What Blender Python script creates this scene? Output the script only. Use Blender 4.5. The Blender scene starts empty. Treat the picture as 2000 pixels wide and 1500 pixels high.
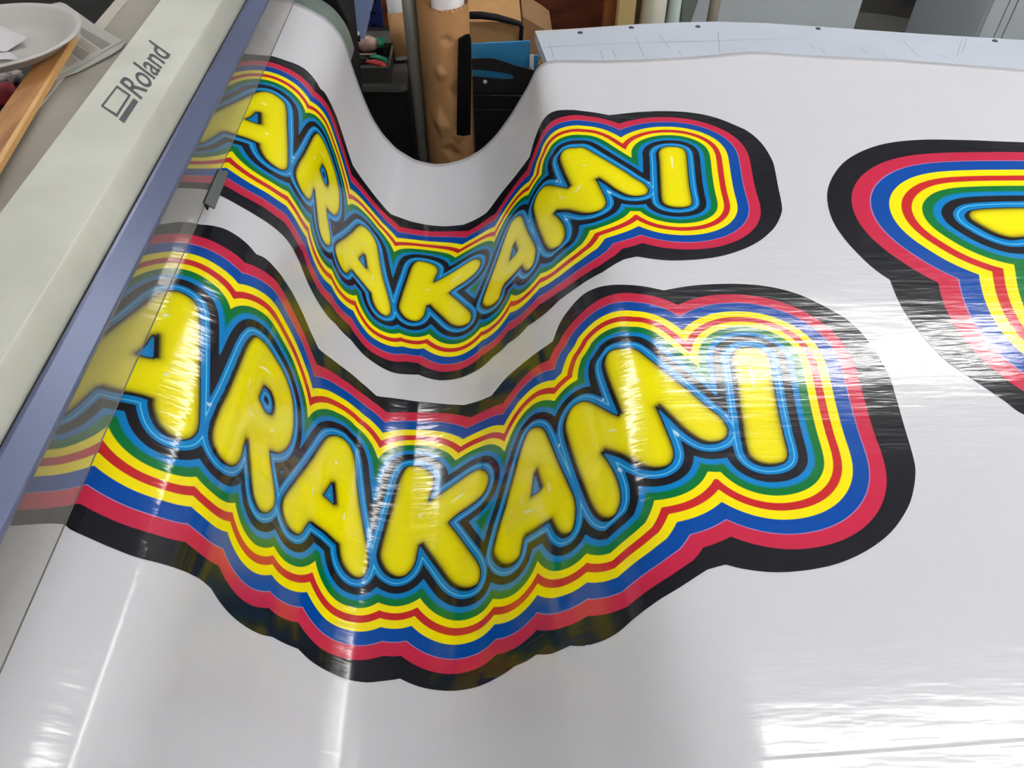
import bpy, bmesh, math, random
import numpy as np
from mathutils import Vector, Matrix
random.seed(7)
SC = bpy.context.scene
COL = SC.collection

# ------------------------------------------------------------------ camera
cam_d = bpy.data.cameras.new('camera'); cam = bpy.data.objects.new('camera', cam_d); COL.objects.link(cam)
cam_d.sensor_fit = 'HORIZONTAL'; cam_d.sensor_width = 36.0; cam_d.lens = 27.0
cam_d.clip_start = 0.02; cam_d.clip_end = 60
cam.matrix_world = Matrix(((0.999621, 0.019965, -0.018955, 0.000000), (-0.027530, 0.724954, -0.688247, 0.000000), (0.000000, 0.688508, 0.725229, 1.550000), (0, 0, 0, 1)))
SC.camera = cam

# ------------------------------------------------------------------ world, exposure
w = bpy.data.worlds.new('room_ambient'); SC.world = w; w.use_nodes = True
w.node_tree.nodes['Background'].inputs[0].default_value = (0.80, 0.86, 1.0, 1)
w.node_tree.nodes['Background'].inputs[1].default_value = 0.35
SC.view_settings.view_transform = 'Standard'; SC.view_settings.look = 'None'
SC.view_settings.gamma = 1.0; SC.view_settings.use_curve_mapping = False
SC.view_settings.exposure = 0.0
TUBE_POWER = 44.0
CEIL = 2.55

# ------------------------------------------------------------------ materials
def lin(c):
    c = c/255.0
    return c/12.92 if c <= 0.04045 else ((c+0.055)/1.055)**2.4
def rgb(r, g, b): return (lin(r), lin(g), lin(b), 1)
MATS = {}
def mat(name, col, rough=0.5, metal=0.0, spec=0.5, noise=0.0, nscale=20.0, bump=0.0, bscale=200.0, stretch=(1,1,1), col2=None, coat=0.0):
    """principled material with a procedural tint variation and bump"""
    if name in MATS: return MATS[name]
    m = bpy.data.materials.new(name); m.use_nodes = True; nt = m.node_tree; N = nt.nodes; Lk = nt.links
    b = N['Principled BSDF']
    b.inputs['Roughness'].default_value = rough; b.inputs['Metallic'].default_value = metal
    b.inputs['Specular IOR Level'].default_value = spec
    b.inputs['Coat Weight'].default_value = coat
    tc = N.new('ShaderNodeTexCoord'); mp = N.new('ShaderNodeMapping'); mp.inputs['Scale'].default_value = stretch
    Lk.new(tc.outputs['Object'], mp.inputs['Vector'])
    if noise > 0 or col2:
        n = N.new('ShaderNodeTexNoise'); n.inputs['Scale'].default_value = nscale; n.inputs['Detail'].default_value = 5
        Lk.new(mp.outputs[0], n.inputs['Vector'])
        r = N.new('ShaderNodeValToRGB'); r.color_ramp.elements[0].position = 0.35; r.color_ramp.elements[1].position = 0.65
        c2 = col2 or tuple(max(0, c*(1-noise)) for c in col[:3]) + (1,)
        r.color_ramp.elements[0].color = c2; r.color_ramp.elements[1].color = col
        Lk.new(n.outputs['Fac'], r.inputs['Fac']); Lk.new(r.outputs['Color'], b.inputs['Base Color'])
    else:
        b.inputs['Base Color'].default_value = col
    if bump > 0:
        n2 = N.new('ShaderNodeTexNoise'); n2.inputs['Scale'].default_value = bscale; n2.inputs['Detail'].default_value = 3
        Lk.new(mp.outputs[0], n2.inputs['Vector'])
        bp = N.new('ShaderNodeBump'); bp.inputs['Strength'].default_value = bump; bp.inputs['Distance'].default_value = 0.002
        Lk.new(n2.outputs['Fac'], bp.inputs['Height']); Lk.new(bp.outputs[0], b.inputs['Normal'])
    MATS[name] = m; return m

def ripple(nt):
    """fine wrinkles of the vinyl: ripples stretched along the feed direction, from the flat sheet coordinates"""
    N = nt.nodes; Lk = nt.links
    uv = N.new('ShaderNodeUVMap'); uv.uv_map = 'UVMap'
    prev = None
    for sc, st, dist, strength in (((1,1,1), (14, 80, 1), 0.00042, 1.0), ((1,1,1), (2.6, 8, 1), 0.0020, 1.0), ((1,1,1), (60, 300, 1), 0.00007, 1.0)):
        mp = N.new('ShaderNodeMapping'); mp.inputs['Scale'].default_value = st
        Lk.new(uv.outputs[0], mp.inputs['Vector'])
        n = N.new('ShaderNodeTexNoise'); n.inputs['Scale'].default_value = 1.0; n.inputs['Detail'].default_value = 2.0
        Lk.new(mp.outputs[0], n.inputs['Vector'])
        bp = N.new('ShaderNodeBump'); bp.inputs['Strength'].default_value = strength; bp.inputs['Distance'].default_value = dist
        Lk.new(n.outputs['Fac'], bp.inputs['Height'])
        if prev: Lk.new(prev.outputs[0], bp.inputs['Normal'])
        prev = bp
    return prev

def crease(nt, prev):
    """a shallow fold running across the near right corner of the sheet"""
    N = nt.nodes; Lk = nt.links
    uv = N.new('ShaderNodeUVMap'); uv.uv_map = 'UVMap'; sp = N.new('ShaderNodeSeparateXYZ'); Lk.new(uv.outputs[0], sp.inputs[0])
    def M(op, a, b):
        n = N.new('ShaderNodeMath'); n.operation = op
        for i, v in enumerate((a, b)):
            if isinstance(v, (int, float)): n.inputs[i].default_value = v
            else: Lk.new(v, n.inputs[i])
        return n.outputs[0]
    t = M('SUBTRACT', sp.outputs['Y'], M('ADD', M('MULTIPLY', sp.outputs['X'], 0.04535), 0.21787))
    step = N.new('ShaderNodeMapRange'); step.interpolation_type = 'SMOOTHSTEP'; step.inputs['From Min'].default_value = -0.002; step.inputs['From Max'].default_value = 0.002; Lk.new(t, step.inputs['Value'])
    mask = N.new('ShaderNodeMapRange'); mask.inputs['From Min'].default_value = 0.22; mask.inputs['From Max'].default_value = 0.30; Lk.new(sp.outputs['X'], mask.inputs['Value'])
    bp = N.new('ShaderNodeBump'); bp.inputs['Strength'].default_value = 1.0; bp.inputs['Distance'].default_value = 0.0016
    Lk.new(M('MULTIPLY', step.outputs[0], mask.outputs[0]), bp.inputs['Height']); Lk.new(prev.outputs[0], bp.inputs['Normal'])
    return bp
def vinyl_mat(name, rough=0.13):
    m = bpy.data.materials.new(name); m.use_nodes = True; b = m.node_tree.nodes['Principled BSDF']
    b.inputs['Roughness'].default_value = rough; b.inputs['Specular IOR Level'].default_value = 0.5
    m.node_tree.links.new(ripple(m.node_tree).outputs[0], b.inputs['Normal'])
    return m, b
M_SHEET, b_ = vinyl_mat('white_gloss_vinyl', 0.15); M_SHEET.node_tree.links.new(crease(M_SHEET.node_tree, b_.inputs['Normal'].links[0].from_node).outputs[0], b_.inputs['Normal']); b_.inputs['Base Color'].default_value = (0.60, 0.602, 0.635, 1)

INK = {'K': (0.008, 0.008, 0.012, 1), 'C': rgb(0, 118, 184), 'D': rgb(0, 108, 172), 'G': rgb(0, 108, 48), 'Y': (0.90, 0.76, 0.0, 1),
       'R': rgb(184, 34, 38), 'B': rgb(0, 66, 150), 'P': rgb(183, 36, 66), 'L': rgb(160, 130, 175), 'W': (0.10, 0.52, 0.78, 1)}
def band_mat(name, k):
    """concentric ink bands: colour looked up from the printed distance to the lettering (metres, stored on the mesh)"""
    m, b = vinyl_mat(name); nt = m.node_tree; N = nt.nodes; Lk = nt.links
    at = N.new('ShaderNodeAttribute'); at.attribute_name = 'band_distance'
    mr = N.new('ShaderNodeMapRange'); mr.inputs['From Min'].default_value = 0; mr.inputs['From Max'].default_value = 0.14*k
    Lk.new(at.outputs['Fac'], mr.inputs['Value'])
    r = N.new('ShaderNodeValToRGB'); cr = r.color_ramp
    stops = [(0.0, 'K'), (0.0002, 'C'), (0.0062, 'W'), (0.0074, 'C'), (0.0112, 'K'), (0.0228, 'C'), (0.0308, 'G'), (0.0422, 'Y'), (0.0527, 'R'),
             (0.0632, 'Y'), (0.0755, 'B'), (0.0945, 'L'), (0.0955, 'P'), (0.1145, 'K')]
    while len(cr.elements) > 1: cr.elements.remove(cr.elements[-1])
    cr.elements[0].position = 0; cr.elements[0].color = INK['K']
    prev = 'K'
    for d, c in stops[1:]:
        soft = 0.0016 if (prev, c) == ('C', 'G') else 0.00035
        for q, cc in ((d-soft, prev), (d+soft, c)):
            e = cr.elements.new(max(0, q)/0.14); e.color = INK[cc]
        prev = c
    Lk.new(mr.outputs[0], r.inputs['Fac'])
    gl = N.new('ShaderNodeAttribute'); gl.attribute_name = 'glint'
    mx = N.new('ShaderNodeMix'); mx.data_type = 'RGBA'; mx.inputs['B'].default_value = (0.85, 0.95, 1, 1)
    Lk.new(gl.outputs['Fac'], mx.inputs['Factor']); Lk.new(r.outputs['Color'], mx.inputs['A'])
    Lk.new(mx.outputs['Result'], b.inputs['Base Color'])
    return m
def letter_mat():
    """airbrushed yellow letter ink: dark soft rim, printed white glints"""
    m, b = vinyl_mat('yellow_letter_ink'); nt = m.node_tree; N = nt.nodes; Lk = nt.links
    at = N.new('ShaderNodeAttribute'); at.attribute_name = 'rim_depth'
    mr = N.new('ShaderNodeMapRange'); mr.inputs['From Min'].default_value = 0; mr.inputs['From Max'].default_value = 0.03
    Lk.new(at.outputs['Fac'], mr.inputs['Value'])
    r = N.new('ShaderNodeValToRGB'); cr = r.color_ramp
    cr.elements[0].position = 0; cr.elements[0].color = INK['K']; cr.elements[1].position = 1.0; cr.elements[1].color = (0.88, 0.79, 0.0, 1)
    for p, c in ((0.035, (0.010, 0.008, 0.004, 1)), (0.075, (0.16, 0.14, 0.01, 1)), (0.15, (0.46, 0.39, 0.0, 1)), (0.30, (0.76, 0.68, 0.0, 1)), (0.55, (0.86, 0.77, 0.0, 1))):
        e = cr.elements.new(p); e.color = c
    Lk.new(mr.outputs[0], r.inputs['Fac'])
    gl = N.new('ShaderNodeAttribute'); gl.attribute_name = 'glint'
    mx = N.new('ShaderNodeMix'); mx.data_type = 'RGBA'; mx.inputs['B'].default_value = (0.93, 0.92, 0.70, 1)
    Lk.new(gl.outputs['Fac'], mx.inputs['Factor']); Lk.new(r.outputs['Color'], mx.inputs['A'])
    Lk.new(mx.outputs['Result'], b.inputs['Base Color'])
    return m
def clear_mat(name, tint, haze, rough=0.03):
    m = bpy.data.materials.new(name); m.use_nodes = True; nt = m.node_tree; N = nt.nodes; Lk = nt.links
    N.remove(N['Principled BSDF'])
    tr = N.new('ShaderNodeBsdfTransparent'); tr.inputs[0].default_value = tint
    gl = N.new('ShaderNodeBsdfGlossy'); gl.inputs['Roughness'].default_value = rough
    df = N.new('ShaderNodeBsdfDiffuse'); df.inputs[0].default_value = (0.7, 0.68, 0.64, 1)
    fr = N.new('ShaderNodeFresnel'); ge = N.new('ShaderNodeNewGeometry'); ior = N.new('ShaderNodeMapRange')
    ior.inputs['To Min'].default_value = 1.49; ior.inputs['To Max'].default_value = 1/1.49   # no total internal reflection inside the thin sheet
    Lk.new(ge.outputs['Backfacing'], ior.inputs['Value']); Lk.new(ior.outputs[0], fr.inputs[0])
    m1 = N.new('ShaderNodeMixShader'); m1.inputs[0].default_value = haze
    Lk.new(tr.outputs[0], m1.inputs[1]); Lk.new(df.outputs[0], m1.inputs[2])
    m2 = N.new('ShaderNodeMixShader'); Lk.new(fr.outputs[0], m2.inputs[0]); Lk.new(m1.outputs[0], m2.inputs[1]); Lk.new(gl.outputs[0], m2.inputs[2])
    Lk.new(m2.outputs[0], N['Material Output'].inputs['Surface'])
    return m
def emit_mat(name, col, s):
    m = bpy.data.materials.new(name); m.use_nodes = True; nt = m.node_tree
    b = nt.nodes['Principled BSDF']; b.inputs['Base Color'].default_value = (0.9, 0.9, 0.9, 1)
    b.inputs['Emission Color'].default_value = col; b.inputs['Emission Strength'].default_value = s
    return m

# ------------------------------------------------------------------ mesh helpers
def link(name, me, m=None, parent=None, smooth=False):
    o = bpy.data.objects.new(name, me); COL.objects.link(o)
    if m: me.materials.append(m)
    if parent: o.parent = parent
    if smooth:
        for p in me.polygons: p.use_smooth = True
    return o
def from_bm(name, bm, m, parent=None, smooth=False, bevel=0.0, seg=2):
    if bevel > 0:
        bmesh.ops.bevel(bm, geom=list(bm.edges), offset=bevel, segments=seg, affect='EDGES', profile=0.6, clamp_overlap=True)
    bmesh.ops.recalc_face_normals(bm, faces=list(bm.faces))
    me = bpy.data.meshes.new(name); bm.to_mesh(me); bm.free()
    return link(name, me, m, parent, smooth)
def add_box(bm, x0, x1, y0, y1, z0, z1, M=None):
    vs = [bm.verts.new((x, y, z)) for x in (x0, x1) for y in (y0, y1) for z in (z0, z1)]
    if M:
        for v in vs: v.co = M @ v.co
    for f in ((0,1,3,2), (4,6,7,5), (0,4,5,1), (2,3,7,6), (0,2,6,4), (1,5,7,3)): bm.faces.new([vs[i] for i in f])
def box(name, x0, x1, y0, y1, z0, z1, m, parent=None, bevel=0.0, M=None, seg=2):
    bm = bmesh.new(); add_box(bm, x0, x1, y0, y1, z0, z1, M)
    return from_bm(name, bm, m, parent, bevel=bevel, seg=seg)
def prism(name, poly, ext, m, parent=None, bevel=0.0, smooth=False):
    """closed polygon of 3-D points pushed along a vector"""
    bm = bmesh.new(); e = Vector(ext)
    a = [bm.verts.new(p) for p in poly]; b = [bm.verts.new(Vector(p)+e) for p in poly]
    n = len(poly)
    bm.faces.new(a); bm.faces.new(b[::-1])
    for i in range(n): bm.faces.new([a[i], b[i], b[(i+1) % n], a[(i+1) % n]])
    return from_bm(name, bm, m, parent, bevel=bevel, smooth=smooth)
def add_tube(bm, pts, r, seg=12, caps=True, squash=1.0):
    pts = [Vector(p) for p in pts]; rings = []
    rr = r if isinstance(r, (list, tuple)) else [r]*len(pts)
    up = None
    for i, p in enumerate(pts):
        d = (pts[min(i+1, len(pts)-1)] - pts[max(i-1, 0)]).normalized()
        if up is None: up = Vector((0, 0, 1)) if abs(d.z) < 0.9 else Vector((1, 0, 0))
        x = d.cross(up).normalized(); y = x.cross(d).normalized(); up = y
        rings.append([bm.verts.new(p + x*math.cos(2*math.pi*k/seg)*rr[i] + y*math.sin(2*math.pi*k/seg)*rr[i]*squash) for k in range(seg)])
    for a, b in zip(rings, rings[1:]):
        for k in range(seg): bm.faces.new([a[k], a[(k+1) % seg], b[(k+1) % seg], b[k]])
    if caps: bm.faces.new(rings[0][::-1]); bm.faces.new(rings[-1])
def tube(name, pts, r, m, parent=None, seg=16, squash=1.0, caps=True):
    bm = bmesh.new(); add_tube(bm, pts, r, seg, caps, squash); return from_bm(name, bm, m, parent, smooth=True)
def lathe(name, prof, m, parent=None, seg=32, c=(0, 0, 0), wob=None, smooth=True):
    bm = bmesh.new(); rings = []
    for i, (r, z) in enumerate(prof):
        ring = []
        for k in range(seg):
            a = 2*math.pi*k/seg; q = r*(1+(wob(a, z) if wob else 0))
            ring.append(bm.verts.new((c[0]+q*math.cos(a), c[1]+q*math.sin(a), c[2]+z)))
        rings.append(ring)
    for a, b in zip(rings, rings[1:]):
        for k in range(seg): bm.faces.new([a[k], a[(k+1) % seg], b[(k+1) % seg], b[k]])
    if prof[0][0] > 1e-6: bm.faces.new(rings[0][::-1])
    if prof[-1][0] > 1e-6: bm.faces.new(rings[-1])
    bmesh.ops.remove_doubles(bm, verts=bm.verts, dist=1e-6)
    return from_bm(name, bm, m, parent, smooth=smooth)
def thing(name, label, cat, loc=(0, 0, 0), group=None):
    o = bpy.data.objects.new(name, None); COL.objects.link(o); o.location = loc; o.empty_display_size = 0.05
    o['label'] = label; o['category'] = cat
    if group: o['group'] = group
    return o
def settle(root):
    """children are modelled in world space: hand them over to the root standing at its base"""
    bpy.context.view_layer.update()
    inv = Matrix.Translation(-root.location)
    for ch in root.children: ch.matrix_parent_inverse = inv
def tag(o, label, cat, group=None):
    o['label'] = label; o['category'] = cat
    if group: o['group'] = group
    return o
def struct(o): o['kind'] = 'structure'; return o

# ------------------------------------------------------------------ room
M_WALL = mat('painted_wall', (0.72, 0.72, 0.72, 1), 0.8, noise=0.08, nscale=3, bump=0.1)
M_CEIL = mat('ceiling_paint', (0.52, 0.52, 0.53, 1), 0.9, noise=0.05, nscale=4)
M_FLOOR = mat('dark_floor', (0.030, 0.026, 0.023, 1), 0.6, noise=0.4, nscale=6, bump=0.1, bscale=60)
X0, X1, Y0, Y1 = -2.6, 3.2, -2.2, 5.0
struct(box('floor', X0, X1, Y0, Y1, -0.1, 0, M_FLOOR))
struct(box('ceiling', X0, X1, Y0, Y1, CEIL, CEIL+0.1, M_CEIL))
struct(box('wall_left', X0-0.1, X0, Y0, Y1, 0, CEIL, M_WALL)); struct(box('wall_right', X1, X1+0.1, Y0, Y1, 0, CEIL, M_WALL))
struct(box('wall_front', X0, X1, Y0-0.1, Y0, 0, CEIL, M_WALL)); struct(box('wall_back', X0, X1, Y1, Y1+0.1, 0, CEIL, M_WALL))
M_TUBE = emit_mat('lit_tube', (1.0, 0.99, 0.97, 1), TUBE_POWER)
M_FIX = mat('white_fixture', (0.75, 0.75, 0.75, 1), 0.4, noise=0.03)
def ceiling_light(cx, cy, length, label, ang=0.0):
    t = thing('ceiling_light', label, 'ceiling light', (cx, cy, CEIL))
    t['group'] = 'fluorescent lights on the ceiling'
    R = Matrix.Translation((0, 0, 0)) @ Matrix.Rotation(ang, 4, 'Z')
    bm = bmesh.new(); add_box(bm, -length/2-0.03, length/2+0.03, -0.06, 0.06, -0.03, 0, R); from_bm('housing', bm, M_FIX, t, bevel=0.004)
    for s in (-1, 1):
        bm = bmesh.new(); add_tube(bm, [R @ Vector((-length/2, s*0.032, -0.05)), R @ Vector((length/2, s*0.032, -0.05))], 0.014, 12); from_bm('lamp_tube', bm, M_TUBE, t, smooth=True)
    for s in (-1, 1):
        bm = bmesh.new(); add_box(bm, s*length/2-0.012, s*length/2+0.012, -0.055, 0.055, -0.07, -0.03, R); from_bm('lamp_holder', bm, M_FIX, t)
    return t
for cx, cy, ln, an, lab in ((1.46, 2.48, 1.9, 0.04, 'longest twin tube ceiling light, reflected across the letters M and I'), (1.30, 0.76, 1.3, 0.0, 'ceiling light over the near right of the table, reflected at the lower right corner'),
        (-0.9, 2.45, 1.2, 0.0, 'ceiling light over the far end of the printer'), (-1.8, -0.1, 1.2, 0.0, 'ceiling light over the near end of the printer'), (0.5, -1.2, 1.2, 0.0, 'ceiling light behind the camera on the printer side'),
        (1.9, -0.9, 1.2, 0.0, 'ceiling light behind the camera on the table side'), (2.75, 1.3, 1.6, math.pi/2, 'added ceiling fill light turned crosswise beside the right wall')):  # crosswise light is added to brighten the sheet's left slope and lid front
    ceiling_light(cx, cy, ln, lab, an)

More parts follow.
